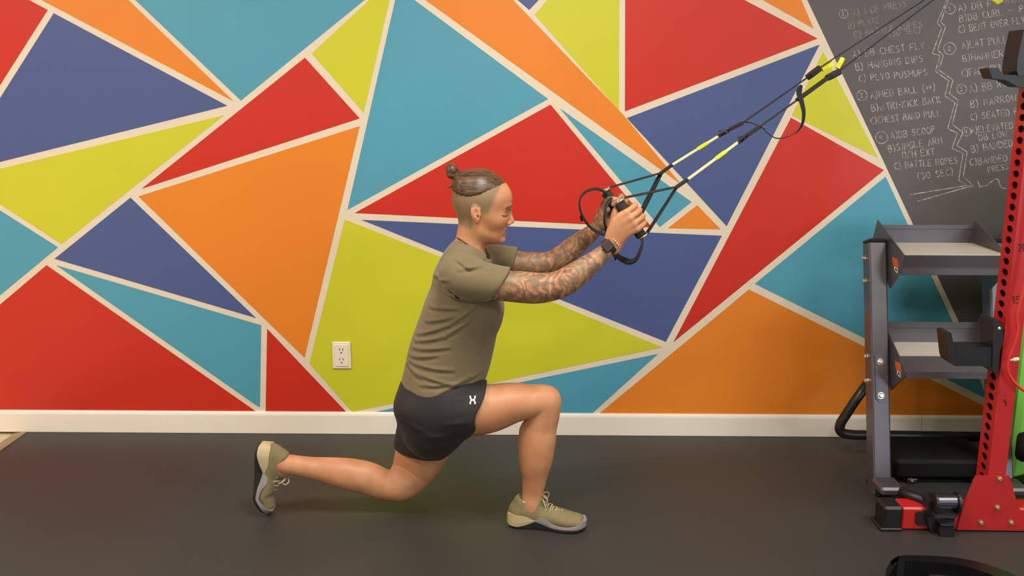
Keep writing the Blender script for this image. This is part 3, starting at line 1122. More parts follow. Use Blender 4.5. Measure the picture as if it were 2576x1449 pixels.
YN, YFAR = YB - .165, YB + .165
HEAD = [
    E(1208, 499, YB, 71, .075, 70, 0, k=.02),
    E(1244, 500, YB, 42, .062, 42, 0, k=.03),
    E(1232, 548, YB, 46, .060, 50, 12, k=.03),
    C([(1206, 570, YB, 20, .056), (1232, 588, YB, 19, .046), (1255, 599, YB, 12, .024)], k=.025),
    C([(1212, 580, YB, 22, .050), (1240, 592, YB, 18, .035)], k=.02),
    C([(1190, 545, YB, 30, .046), (1185, 575, YB, 33, .050), (1182, 600, YB, 35, .052), (1178, 640, YB, 42, .062), (1170, 690, YB, 56, .10)], k=.03),
    # brow, nose, lips, chin, cheeks
    Chain([L(1268, 521, YB - .040, 7, .006), L(1278, 521, YB - .015, 7, .008), L(1278, 521, YB + .015, 7, .008), L(1268, 521, YB + .040, 7, .006)], k=.012),
    C([(1279, 528, YB, 5, .0065), (1284, 543, YB, 6, .008), (1287, 556, YB, 7, .0105)], k=.009),
    E(1279, 563, YB - .011, 7, .007, 5, 0, k=.006), E(1279, 563, YB + .011, 7, .007, 5, 0, k=.006),
    E(1264, 579, YB, 9, .024, 12, 0, k=.012),
    Chain([L(1262, 578.5, YB - .021, 3, .004), L(1270, 577.5, YB, 4.2, .007), L(1262, 578.5, YB + .021, 3, .004)], k=.006),
    Chain([L(1261, 588, YB - .018, 3.4, .004), L(1267.5, 588, YB, 5, .007), L(1261, 588, YB + .018, 3.4, .004)], k=.006),
    E(1260, 603, YB, 11, .019, 9, 0, k=.012),
    E(1250, 553, YB - .036, 17, .017, 14, 0, k=.03), E(1250, 553, YB + .036, 17, .017, 14, 0, k=.03), E(1246, 580, YB, 12, .034, 16, 0, k=.02),
    # eye sockets, lids
    E(1282, 538, YB - .031, 13, .016, 9, 0, k=.012, op='s'), E(1282, 538, YB + .031, 13, .016, 9, 0, k=.012, op='s'),
    E(1266, 539, YB - .031, 9.5, .0125, 8.5, 0, k=.005), E(1266, 539, YB + .031, 9.5, .0125, 8.5, 0, k=.005),
    # mouth line
    Chain([L(1262, 584.5, YB - .021, 1.6, .002), L(1270, 583.2, YB - .010, 1.8, .002), L(1270, 583.2, YB + .010, 1.8, .002), L(1262, 584.5, YB + .021, 1.6, .002)], k=.003, op='s'),
]
for sg in (-1, 1):
    HEAD += [
        E(1196, 537, YB + sg * .076, 12.5, .010, 21, -8, k=.006),
        E(1199, 556, YB + sg * .073, 7, .007, 8, 0, k=.006),
        E(1199, 536, YB + sg * .088, 6.5, .009, 12, -8, k=.004, op='s'),
        E(1202, 545, YB + sg * .078, 3.2, .006, 4, 0, k=.003, op='s'),
        E(1206, 541, YB + sg * .073, 3, .006, 5, 0, k=.004),
    ]

TORSO = [
    C([(1106, 1030, YB, 80, .140), (1118, 950, YB, 78, .115), (1142, 860, YB, 82, .118), (1160, 780, YB, 78, .14), (1170, 715, YB, 62, .14)], k=.03),
    Chain([L(1160, 690, YN + .03, 34, .05), L(1178, 668, YB, 40, .06), L(1200, 655, YFAR - .03, 32, .05)], k=.04),
]
# near (right) arm, far (left) arm: up to the wrists
NA = [(1178, 700, YN, 44, .050), (1220, 712, YN - .005, 42, .050), (1262, 718, YN - .01, 39, .049), (1310, 722, YN - .01, 40, .048), (1352, 725, YN - .005, 39, .045), (1392, 720, YN, 36, .042),
      (1420, 710, YN, 35, .043), (1450, 690, YN + .005, 32, .042), (1480, 668, YN + .015, 27, .036), (1510, 643, YN + .03, 21.5, .030), (1530, 626, YN + .04, 18.5, .027)]
FA = [(1205, 648, YFAR, 34, .046), (1250, 654, YFAR, 32, .046), (1300, 662, YFAR, 31, .045), (1350, 666, YFAR, 31, .042), (1384, 662, YFAR, 30, .040),
      (1412, 648, YFAR, 30, .040), (1445, 620, YFAR, 27, .037), (1478, 594, YFAR - .015, 22, .031), (1500, 574, YFAR - .03, 18, .026), (1512, 560, YFAR - .04, 17, .026)]
ARMS = [C(NA, k=.02, sub=7), C(FA, k=.02, sub=6)]


class Frame:
    """hand frame: h along the handle (thumb end negative), u away from the wrist, w from back of hand to palm side"""
    def __init__(s, a, b, wdir):
        a, b = np.array(a), np.array(b)
        s.c = (a + b) / 2
        s.h = (b - a) / np.linalg.norm(b - a)
        w = np.array([0, wdir, 0.0])
        w = w - s.h * (w @ s.h)
        s.w = w / np.linalg.norm(w)
        s.u = None

    def setu(s, wrist):
        v = s.c - np.array(wrist)
        v = v - s.h * (v @ s.h) - s.w * (v @ s.w)
        s.u = v / np.linalg.norm(v)

    def p(s, u, w, h):
        return s.c + s.u * u + s.w * w + s.h * h


def hand(fr, wrist, rw):
    out = []
    S3 = lambda u, w, h, r: (*fr.p(u, w, h), r, r)
    wr = np.array(wrist)
    # metacarpals: one tapered bar per finger, blended to a palm
    for i, (h, r) in enumerate([(-.031, .0125), (-.011, .0128), (.010, .0125), (.029, .0115)]):
        out.append(Chain([(*(wr + fr.h * (h * .55)), rw * .62, rw * .62), S3(-.040, -.024 + abs(i - 1.2) * .002, h * .9, r * 1.12), S3(.000, -.030 + abs(i - 1.2) * .003, h, r * .90)], k=.014, sub=3))
    for i, (h, sc) in enumerate([(-.032, .97), (-.0115, 1.05), (.0095, 1.0), (.029, .84)]):
        w0 = -.031 + abs(i - 1.2) * .003
        pts = [(.000, w0, h, .0102), (.022 * sc, w0 + .006, h, .0094), (.034 * sc, w0 + .020, h * .98, .0092), (.036 * sc, .004, h * .97, .0088), (.026 * sc, .020, h * .95, .0084), (.010, .028, h * .93, .0078), (-.004, .026, h * .92, .0072)]
        out.append(Chain([S3(*q) for q in pts], k=.0035, sub=3))
    # heel of the hand and thumb
    out.append(Chain([(*(wr + fr.h * -.008 + fr.w * .004), rw * .8, rw * .8), S3(-.050, .000, -.018, .016), S3(-.030, .010, -.026, .013)], k=.012, sub=3))
    out.append(Chain([S3(-.048, .000, -.022, .0135), S3(-.026, .008, -.046, .0112), S3(-.006, .020, -.050, .0098), S3(.012, .028, -.040, .0088), S3(.020, .030, -.030, .0078)], k=.005, sub=3))
    return out


YHN, YHF = YN + .055, YFAR - .055
hn0, hn1 = on(1563, 517, YHN), on(1611, 590, YHN)       # near handle ends
hf0, hf1 = on(1528, 490, YHF), on(1583, 568, YHF)       # far handle ends
frn = Frame(hn0, hn1, 1)
wn = on(1541, 616, YN + .042)
frn.setu(wn)
frf = Frame(hf0, hf1, -1)
wf = on(1514, 556, YFAR - .042)
frf.setu(wf)
HANDS = hand(frn, wn, .023) + hand(frf, wf, .0225)

YK, YR = YB + .03, YB - .008
YLN, YLF = YB - .085, YB + .075          # near (front) and far (rear) leg planes
FRONT = C([(1110, 1035, YB - .07, 78, .098), (1170, 1030, YLN, 70, .090), (1230, 1027, YLN, 61, .082), (1290, 1013, YLN, 50, .072), (1335, 1010, YLN, 43, .060), (1365, 1011, YLN, 43, .056),
           (1368, 1036, YLN, 41, .053), (1359, 1075, YLN, 42, .052), (1354, 1110, YLN, 44, .056), (1350, 1150, YLN, 41, .054), (1345, 1195, YLN, 32, .043), (1340, 1240, YLN, 26.5, .033), (1337, 1268, YLN, 26, .034), (1338, 1292, YLN, 27, .034)], k=.02, sub=9)
FRONTX = [E(1385, 1003, YLN, 22, .038, 27, 0, k=.02), C([(1330, 1085, YLN + .01, 20, .03), (1332, 1130, YLN + .01, 24, .036), (1334, 1175, YLN, 16, .025)], k=.03)]
REAR = C([(1095, 1035, YB + .06, 74, .095), (1078, 1090, YLF, 72, .088), (1060, 1140, YLF, 65, .082), (1037, 1185, YLF, 52, .068), (1012, 1215, YK, 44, .058), (993, 1222, YK, 37, .053),
          (962, 1217, YK - .004, 38, .052), (925, 1203, YK - .010, 41, .052), (885, 1194, YK - .016, 40, .053), (840, 1186, YK - .022, 35, .047), (790, 1178, YR + .008, 28, .038), (745, 1171, YR, 25.5, .032), (715, 1167, YR, 26, .033), (690, 1160, YR, 26, .032)], k=.02, sub=9)
BODY = TORSO + HEAD + ARMS + HANDS + [FRONT] + FRONTX + [REAR]

# skin with shaved hair, lips, brows and tattooed sleeves mixed in by masks
sk = bpy.data.materials.new('skin')
sk.use_nodes = True
nt = sk.node_tree
bs = nt.nodes['Principled BSDF']
bs.inputs['Roughness'].default_value = 0.5
bs.inputs['Subsurface Weight'].default_value = 0.12
bs.inputs['Subsurface Radius'].default_value = (1, .35, .2)
bs.inputs['Subsurface Scale'].default_value = 0.012
tc = nt.nodes.new('ShaderNodeTexCoord')


def nd(t, **kw):
    x = nt.nodes.new(t)
    for k_, v_ in kw.items():
        x.inputs[k_].default_value = v_
    return x


def mixc(fac, a, b):
    x = nt.nodes.new('ShaderNodeMix')
    x.data_type = 'RGBA'
    for sock, val in ((x.inputs[0], fac), (x.inputs[6], a), (x.inputs[7], b)):
        if hasattr(val, 'is_linked') or hasattr(val, 'links'):
            nt.links.new(val, sock)
        elif isinstance(val, tuple):
            sock.default_value = (*s2l(val), 1)
        else:
            sock.default_value = val
    return x.outputs[2]


def ramp(val, a, b, lo=0.0, hi=1.0):
    x = nt.nodes.new('ShaderNodeMapRange')
    x.inputs['From Min'].default_value, x.inputs['From Max'].default_value = a, b
    x.inputs['To Min'].default_value, x.inputs['To Max'].default_value = lo, hi
    nt.links.new(val, x.inputs['Value'])
    return x.outputs[0]


def mul(a, b):
    x = nt.nodes.new('ShaderNodeMath')
    x.operation = 'MULTIPLY'
    nt.links.new(a, x.inputs[0])
    nt.links.new(b, x.inputs[1])
    return x.outputs[0]


def attr(n):
    x = nt.nodes.new('ShaderNodeAttribute')
    x.attribute_name = n
    return x.outputs['Fac']


n1 = nd('ShaderNodeTexNoise', Scale=14.0, Detail=4.0)
nt.links.new(tc.outputs['Object'], n1.inputs['Vector'])
base = mixc(ramp(n1.outputs['Fac'], .35, .65), (198, 143, 104), (184, 125, 87))
# tattoo: swirling bands and blots in faded dark ink
nz = nd('ShaderNodeTexNoise', Scale=20.0, Detail=3.0, Distortion=2.4)
nt.links.new(tc.outputs['Object'], nz.inputs['Vector'])
nz2 = nd('ShaderNodeTexNoise', Scale=9.0, Detail=2.0, Distortion=1.0)
nt.links.new(tc.outputs['Object'], nz2.inputs['Vector'])
wv = nd('ShaderNodeTexWave', Scale=9.0, Distortion=14.0, Detail=3.0)
wv.inputs['Detail Scale'].default_value = 2.2
nt.links.new(tc.outputs['Object'], wv.inputs['Vector'])
vo = nt.nodes.new('ShaderNodeTexVoronoi')
vo.inputs['Scale'].default_value = 62.0
nt.links.new(tc.outputs['Object'], vo.inputs['Vector'])
ink = mul(attr('tattoo'), ramp(wv.outputs['Fac'], .15, .85, .05, .66))
c1x = mixc(ink, base, (92, 74, 56))
ink2 = mul(attr('tattoo'), ramp(nz.outputs['Fac'], .42, .62, .0, .62))
c2x = mixc(ink2, c1x, (76, 70, 58))
ink3 = mul(attr('tattoo'), mul(ramp(vo.outputs['Distance'], .2, .55, 0, .6), ramp(nz2.outputs['Fac'], .45, .6)))
c3x = mixc(ink3, c2x, (128, 112, 84))
c4x = mixc(mul(attr('shaved'), ramp(n1.outputs['Fac'], .3, .7, .85, 1.0)), c3x, (122, 104, 76))
c5x = mixc(attr('lips'), c4x, (176, 104, 84))
c6x = mixc(attr('brow'), c5x, (92, 62, 40))
nt.links.new(c6x, bs.inputs['Base Color'])
bp = nd('ShaderNodeBump', Strength=0.12, Distance=0.001)
nb_ = nd('ShaderNodeTexNoise', Scale=420.0)
nt.links.new(tc.outputs['Object'], nb_.inputs['Vector'])
nt.links.new(nb_.outputs['Fac'], bp.inputs['Height'])
nt.links.new(bp.outputs[0], bs.inputs['Normal'])

body, BV = sdfmesh('body', BODY, sk, person, h=.0026)


def ss(x, a, b):
    t = np.clip((x - a) / (b - a), 0, 1)
    return t * t * (3 - 2 * t)


# masks by where the vertex sits (picture coordinates of the mid plane are only used to lay the masks out)
QB = BV.copy()
QB[:, 1] = YB
PX, PY = topx(QB)
dy = np.abs(BV[:, 1] - YB)
inhead = (PY < 640) & (PX < 1310) & (dy < .11)
# shaved sides: behind a line through temple, above ear and nape
f1 = ss(1262 - 0.42 * (PY - 462) - PX, -6, 10)          # behind the temple line
f2 = ss(532 + 0.0 * PX - PY, -8, 8)                      # above the ear line
f3 = ss(1192 - PX, -4, 8) * ss(560 - PY - (PX - 1150) * -.35, -12, 10)         # nape
ear = (PX > 1181) & (PX < 1212) & (PY > 514) & (PY < 568) & (dy > .073)
shv = np.maximum(f1 * f2, f3) * ss(PY, 430, 436)
paint(body, 'shaved', np.where(inhead & ~ear, shv, 0))
lips = inhead * (PX > 1262) * ss(3.4 - np.abs(PY - 578.5), -1, 1.5) + inhead * (PX > 1262) * ss(4 - np.abs(PY - 588), -1, 1.5)
paint(body, 'lips', np.clip(lips, 0, 1) * (dy < .022) * .8)
bl = PY - (517 + (1284 - PX) * .22)
paint(body, 'brow', np.where(inhead & (PX > 1254) & (dy > .008) & (dy < .05), ss(3.2 - np.abs(bl), -1, 1.5) * .75, 0))
armN = (np.abs(BV[:, 1] - YN) < .13) & (BV[:, 1] < YB - .05)
QN = BV.copy()
ax_, ay_ = topx(QN)
tatN = armN * ss(ax_, 1215, 1235) * ss(1532 - (ax_ * .75 + (640 - ay_) * -.0), -1e6, 1) * (ay_ > 560)
wristline = (ax_ - 1528) * .72 - (ay_ - 628) * .70
tatN = armN * ~inhead * (ax_ > 1235) * ss(2 - wristline, 0, 8) * (ay_ < 800) * (ax_ < 1600) * (ay_ > 555)
armF = (BV[:, 1] > YB + .04)
tatF = armF * ~inhead * (ax_ > 1235) * (ay_ < 710) * (ax_ < 1640) * 0.95
wl2 = (ax_ - 1520) * .6 - (ay_ - 530) * .8
tatF = tatF * (1 - .45 * ss(wl2, 0, 30))
paint(body, 'tattoo', np.clip(np.maximum(tatN, tatF), 0, 1) * (ax_ < 1700))

# eyes: closed-down lids with lashes, eyeball showing as a thin line
m_eye = mat('eye', (60, 42, 34), 0.25)
mb = MB()
mb.tube([on(1262, 541, YB + .0405), on(1268, 543, YB + .040), on(1274, 543, YB + .034), on(1276, 541, YB + .026)], [.0008, .0015, .0015, .0008], 8)
fixn(mb.make('eyelashes', m_eye, body))

# hair swept back and tied in a bun
hm = bpy.data.materials.new('brown_hair')
hm.use_nodes = True
nt = hm.node_tree
bs = nt.nodes['Principled BSDF']
bs.inputs['Roughness'].default_value = 0.38
tc = nt.nodes.new('ShaderNodeTexCoord')
mp = nt.nodes.new('ShaderNodeMapping')
mp.inputs['Scale'].default_value = (9, 90, 90)
mp.inputs['Rotation'].default_value = (0, math.radians(10), 0)
nt.links.new(tc.outputs['Object'], mp.inputs['Vector'])
nh_ = nd('ShaderNodeTexNoise', Scale=1.6, Detail=5.0)
nt.links.new(mp.outputs[0], nh_.inputs['Vector'])
nt.links.new(mixc(ramp(nh_.outputs['Fac'], .35, .68), (50, 33, 21), (104, 76, 48)), bs.inputs['Base Color'])
bp = nd('ShaderNodeBump', Strength=0.4, Distance=0.003)
nt.links.new(nh_.outputs['Fac'], bp.inputs['Height'])
nt.links.new(bp.outputs[0], bs.inputs['Normal'])
he = [on(x, y, YB) for x, y in ((1128, 476), (1140, 480), (1158, 486), (1180, 489), (1205, 485), (1228, 476), (1248, 469), (1262, 465), (1275, 462))]
hex_, hez = [p[0] for p in he], [p[2] for p in he]


class HairEdge:
    op, k = 'i', .010

    def f(s, P, blo, bhi):
        wob = .0012 * np.sin(P[:, 0] * 420) + .0009 * np.sin(P[:, 0] * 1130 + 1)
        return np.interp(P[:, 0], hex_, hez) + wob - P[:, 2]


HAIR = [E(1206, 497, YB, 73.5, .079, 73, 0, k=.02), E(1243, 497, YB, 43.5, .065, 43, 0, k=.02),
        E(1170, 462, YB, 33, .058, 27, 30, k=.02), HairEdge()]
hair, _ = sdfmesh('hair', HAIR, hm, person, h=.003)
m_tie = mat('hair_tie', (24, 16, 14), 0.6)
BUN = [E(1137, 428, YB, 16, .024, 17, 0, k=.008), E(1150, 440, YB + .006, 14, .022, 13, 0, k=.006), E(1134, 441, YB - .008, 11, .016, 9, 20, k=.006),
       C([(1150, 445, YB, 11, .015), (1160, 456, YB, 13, .020), (1170, 466, YB, 15, .026)], k=.010),
       C([(1152, 462, YB - .01, 4, .005), (1138, 468, YB - .012, 3.5, .004), (1127, 470, YB - .012, 2, .003)], k=.004),
       C([(1128, 420, YB, 5, .008), (1131, 412, YB, 2.5, .004)], k=.006)]
sdfmesh('hair_bun', BUN, hm, person, h=.0025, label='dark knotted bun')
fixn(MB().lathe(on(1157, 452, YB), on(1168, 464, YB) - on(1150, 445, YB), [(-.008, .015), (-.006, .020), (.006, .020), (.008, .015)], 16).make('hair_tie', m_tie, person, smooth=True))

# ---------------------------------------------------------------- shirt
def cloth(name, rgb, rough, weave=900.0, soft=.35):
    mt = mat(name, rgb, rough, noise=0.05, nscale=9, bump=0.25, bscale=weave)
    mt.node_tree.nodes['Principled BSDF'].inputs['Sheen Weight'].default_value = soft
    return mt


m_shirt = cloth('olive_cotton', (112, 99, 70), 0.9, soft=.15)
fo = []


def fold(x0, y0, x1, y1, w=5, a=4.6):
    fo.append((on(x0, y0, YB - .12), on(x1, y1, YB - .12), w / 800.0, a / 1000.0))
    # the hollow beside each ridge
    fo.append((on(x0 + 1, y0 + w * 1.7, YB - .12), on(x1 + 1, y1 + w * 1.7, YB - .12), w / 800.0, -a * 1.1 / 1000.0))


for q in [(1046, 850, 1130, 812), (1130, 812, 1196, 768), (1042, 866, 1120, 842), (1120, 842, 1188, 796), (1036, 884, 1130, 868), (1026, 918, 1140, 926), (1020, 928, 1060, 950), (1050, 940, 1130, 958),
          (1072, 812, 1140, 790), (1082, 775, 1150, 768), (1090, 700, 1130, 690), (1100, 985, 1180, 945), (1060, 965, 1150, 960), (1130, 975, 1210, 940), (1225, 870, 1238, 760), (1205, 890, 1222, 780),
          (1150, 640, 1185, 660), (1160, 662, 1215, 655), (1120, 730, 1190, 745), (1195, 765, 1215, 870), (1030, 905, 1100, 890)]:
    fold(*q)
fold(1235, 735, 1250, 690, 6, 1.6)
SHIRT = [
    C([(1110, 1000, YB, 108, .162), (1117, 950, YB, 102, .150), (1133, 890, YB, 104, .145), (1150, 830, YB, 100, .148), (1163, 775, YB, 94, .160), (1172, 720, YB, 78, .165), (1176, 690, YB, 62, .150)], k=.03),
    Chain([L(1150, 686, YN + .02, 44, .062), L(1166, 664, YN + .07, 46, .06), L(1176, 655, YB, 44, .06), L(1200, 650, YFAR - .04, 40, .06)], k=.04),
    C([(1150, 615, YB, 12, .045), (1140, 650, YB, 26, .08), (1128, 690, YB, 34, .11)], k=.03),
    C([(1168, 700, YN, 52, .064), (1215, 709, YN - .004, 50, .062), (1262, 714, YN - .01, 45, .060), (1300, 716, YN - .01, 43, .058)], k=.03),
    C([(1205, 650, YFAR, 40, .058), (1250, 652, YFAR, 37, .058), (1315, 660, YFAR, 36, .056)], k=.03),
    E(1240, 770, YB, 24, .12, 50, 0, k=.04),
    E(1200, 640, YB, 36, .055, 28, 0, k=.02),
    # neck opening
    C([(1185, 560, YB, 33, .052), (1196, 612, YB, 33, .056), (1212, 634, YB, 27, .052)], k=.006, op='s'),
    # hollow hem
    C([(1105, 1030, YB, 92, .150), (1112, 990, YB, 92, .146)], k=.006, op='s'),
]
# cuffs: cut planes for the sleeves act on sleeve shapes only, so they are separate fields joined by the mesh
def halfpx(x0, y0, x1, y1, y, side):
    a, b = on(x0, y0, y), on(x1, y1, y)
    n = np.cross(b - a, (0, 1.0, 0))
    q = on(side[0], side[1], y) - a
    if n @ q < 0:
        n = -n
    return a, n / np.linalg.norm(n)


class CutWhere:
    """plane cut that acts only where test(P) holds"""
    def __init__(s, a, n, test):
        s.a, s.n, s.test, s.op, s.k = a, n, test, 'i', .004

    def f(s, P, blo, bhi):
        d = (P - s.a) @ s.n
        return np.where(s.test(P), d, -1.0)


a1, n1_ = halfpx(1285, 672, 1226, 760, YN, (1400, 720))
a2, n2_ = halfpx(1300, 630, 1280, 700, YFAR, (1400, 650))
zc1, zc2 = on(1228, 768, YN - .05)[2], on(1228, 702, YFAR)[2]
a3, n3_ = halfpx(1000, 985, 1224, 968, YB, (1100, 1100))
SHIRT += [CutWhere(a1, n1_, lambda P: (P[:, 1] < YB - .09) & (P[:, 2] > zc1)), CutWhere(a2, n2_, lambda P: (P[:, 1] > YB + .09) & (P[:, 2] > zc2))]
hem0, hem1, hem2 = on(1000, 984, YB - .12), on(1075, 1000, YB - .14), on(1224, 964, YB - .06)


class Hem:
    op, k = 'i', .004

    def f(s, P, blo, bhi):
        x = P[:, 0]
        z = np.interp(x, [hem0[0], (hem0[0] + hem1[0]) / 2, hem1[0], on(1130, 992, YB - .13)[0], hem2[0]], [hem0[2], on(1035, 996, YB - .13)[2], hem1[2], on(1130, 990, YB - .13)[2], hem2[2]])
        return z - P[:, 2]


SHIRT += [Hem(), C([(1262, 716, YN - .01, 40.5, .0515), (1330, 722, YN - .01, 41.5, .0515)], k=.002, op='s'), Disp(fo)]
shirt, SV = sdfmesh('shirt', SHIRT, m_shirt, person, h=.0032, label='olive short-sleeved shirt')

# ---------------------------------------------------------------- shorts
m_short = cloth('black_sport_cloth', (24, 20, 21), 0.7, 700.0, .05)
SHORTS = [
    C([(1108, 965, YB, 97, .147), (1106, 1010, YB, 108, .158), (1102, 1040, YB, 100, .160), (1096, 1065, YB, 88, .155)], k=.03),
    E(1050, 1025, YB - .06, 58, .09, 52, 0, k=.03), E(1050, 1025, YB + .06, 58, .09, 52, 0, k=.03),
    C([(1115, 1038, YLN + .02, 87, .105), (1165, 1032, YLN, 79, .108), (1215, 1028, YLN, 72, .105), (1245, 1030, YLN, 70, .10)], k=.03),
    C([(1098, 1040, YLF - .01, 84, .105), (1080, 1085, YLF, 82, .105), (1068, 1130, YLF, 78, .102), (1062, 1165, YLF, 76, .10)], k=.03),
    E(1130, 1085, YB - .05, 40, .10, 42, 0, k=.03),
    C([(1195, 1031, YLN, 63, .086), (1250, 1025, YLN, 62, .086)], k=.003, op='s'),
    C([(1060, 1132, YLF, 69, .087), (1045, 1175, YLF, 62, .08)], k=.003, op='s'),
]
s1a, s1n = halfpx(1232, 960, 1206, 1045, YLN - .09, (1400, 1020))
s1b, s1m = halfpx(1192, 1040, 1197, 1084, YLN - .09, (1400, 1050))
s2a, s2n = halfpx(990, 1120, 1150, 1139, YLF, (1060, 1300))
s3a, s3n = halfpx(1150, 1138, 1197, 1080, YLN - .05, (1300, 1150))
s4a, s4n = halfpx(990, 962, 1220, 930, YB, (1100, 700))


class Cut:
    op = 'i'

    def __init__(s, a, n, k=.006):
        s.a, s.n, s.k = a, n, k

    def f(s, P, blo, bhi):
        return (P - s.a) @ s.n


legx = sorted([(on(x, y, YLN - .09)[2], on(x, y, YLN - .09)[0]) for x, y in ((1236, 950), (1226, 972), (1219, 1000), (1209, 1020), (1197, 1042), (1195, 1060), (1199, 1085), (1190, 1110), (1178, 1140))])


class LegHem:
    op, k = 'i', .004

    def f(s, P, blo, bhi):
        return (P[:, 0] - np.interp(P[:, 2], [q[0] for q in legx], [q[1] for q in legx])) * .85


SHORTS += [LegHem(), Cut(s2a, s2n), Cut(s3a, s3n, .02), Cut(s4a, s4n)]
fs = []
for q in [(1010, 1060, 1080, 1090), (1120, 1060, 1180, 1050), (1060, 1100, 1140, 1090), (1140, 1000, 1200, 990)]:
    a_, b_ = on(q[0], q[1], YB - .15), on(q[2], q[3], YB - .15)
    fs += [(a_, b_, .009, .003)]
SHORTS += [Disp(fs)]
shorts, HV = sdfmesh('shorts', SHORTS, m_short, person, h=.0032, label='black shorts with a small white emblem')


from mathutils.bvhtree import BVHTree


def tree(o):
    b_ = origin(o.parent)
    co = np.empty(len(o.data.vertices) * 3)
    o.data.vertices.foreach_get('co', co)
    co = co.reshape(-1, 3) + b_
    q_ = np.empty(len(o.data.polygons) * 4, dtype=int)
    o.data.polygons.foreach_get('vertices', q_)
    return BVHTree.FromPolygons(co.tolist(), q_.reshape(-1, 4).tolist())


def surf(bvh, px, py, off=.0015):
    """where the real surface lies along the sight line, lifted off a little along its normal"""
    d = ray(px, py)
    hit, nrm_, _, _ = bvh.ray_cast(Vector(CAM), Vector(d).normalized())
    if hit is None:
        return on(px, py, YLN - .09)
    nn = np.array(nrm_)
    if nn @ d > 0:
        nn = -nn
    return np.array(hit) + nn * off


BVS = tree(shorts)
BVB = tree(body)
for xs in (((1262, 541.5), (1267, 543.5), (1272, 543.5), (1277, 541)), ):
    lash = [surf(BVB, x, y, .0006) for x, y in xs]
    fixn(MB().tube(lash, [.0008, .0016, .0019, .0012], 8).make('eyelashes', m_eye, body))


m_logo = mat('white_print', (235, 232, 228), 0.6)
mb = MB()
for st in ([(-6, -10), (-5, -3), (0, 1), (5, -3), (6, -10)], [(-6, 11), (-5, 4), (0, 0), (5, 4), (6, 11)]):
    pts = spline([np.array([1189 + a, 1006 + b, 0]) for a, b in st], 4)
    ribbon2d(mb, [p[:2] for p in pts], 3.6, 0, lambda x, y: surf(BVS, x, y))
mb.make('emblem', m_logo, shorts)

# thin dark cord at the neck
m_cord = mat('black_cord', (34, 26, 22), 0.6)
cc = []
for k_ in range(28):
    an = 2 * math.pi * k_ / 28
    c_ = on(1187 + 39 * math.cos(an), 622 + 25 * math.cos(an), YB + .070 * math.sin(an))
    cc.append(c_)
fixn(MB().tube(cc + [cc[0]], .0018, 8, cap=False).make('neck_cord', m_cord, person, smooth=True))

# ---------------------------------------------------------------- watch and bracelet on the near wrist
m_watch = mat('dark_watch', (52, 44, 38), 0.35)
wa, wb = on(1523, 633, YN + .035), on(1541, 616, YN + .042)
wd_ = (wb - wa) / np.linalg.norm(wb - wa)
fixn(MB().lathe(on(1531, 621, YN + .038), wd_, [(-.010, .0255), (-.009, .0275), (.009, .0275), (.010, .0255)], 28).make('watch_strap', m_watch, person, smooth=False))
Rw = np.stack([wd_, np.cross((0, 1.0, 0), wd_), (0, 1.0, 0)], 1)
fixn(MB().box(on(1529, 619, YN + .006) + 0 * wd_, (.034, .034, .010), Rw, .004).make('watch_case', m_watch, person))
m_brac = mat('beige_beads', (206, 176, 150), 0.4)
mb = MB()
for k_ in range(18):
    an = 2 * math.pi * k_ / 18
    e1 = np.cross(wd_, (0, 1.0, 0))
    e1 /= np.linalg.norm(e1)
    e2 = np.cross(wd_, e1)
    mb.lathe(on(1545, 609, YN + .043) + (e1 * math.cos(an) + e2 * math.sin(an)) * .0245, wd_, [(-.003, .001), (-.002, .003), (.002, .003), (.003, .001)], 8)
fixn(mb.make('bracelet', m_brac, person))

# ---------------------------------------------------------------- shoes
m_up = mat('olive_knit', (124, 112, 78), 0.85, noise=0.10, nscale=60, bump=0.4, bscale=600)
m_mid = mat('tan_midsole', (184, 166, 128), 0.55, noise=0.04)
m_gry = mat('grey_midsole', (140, 134, 132), 0.55, noise=0.04)
m_out = mat('black_outsole', (20, 17, 17), 0.7)
m_lace = mat('shoe_lace', (176, 160, 130), 0.8)
m_sock = mat('sock_cream', (196, 182, 144), 0.85)


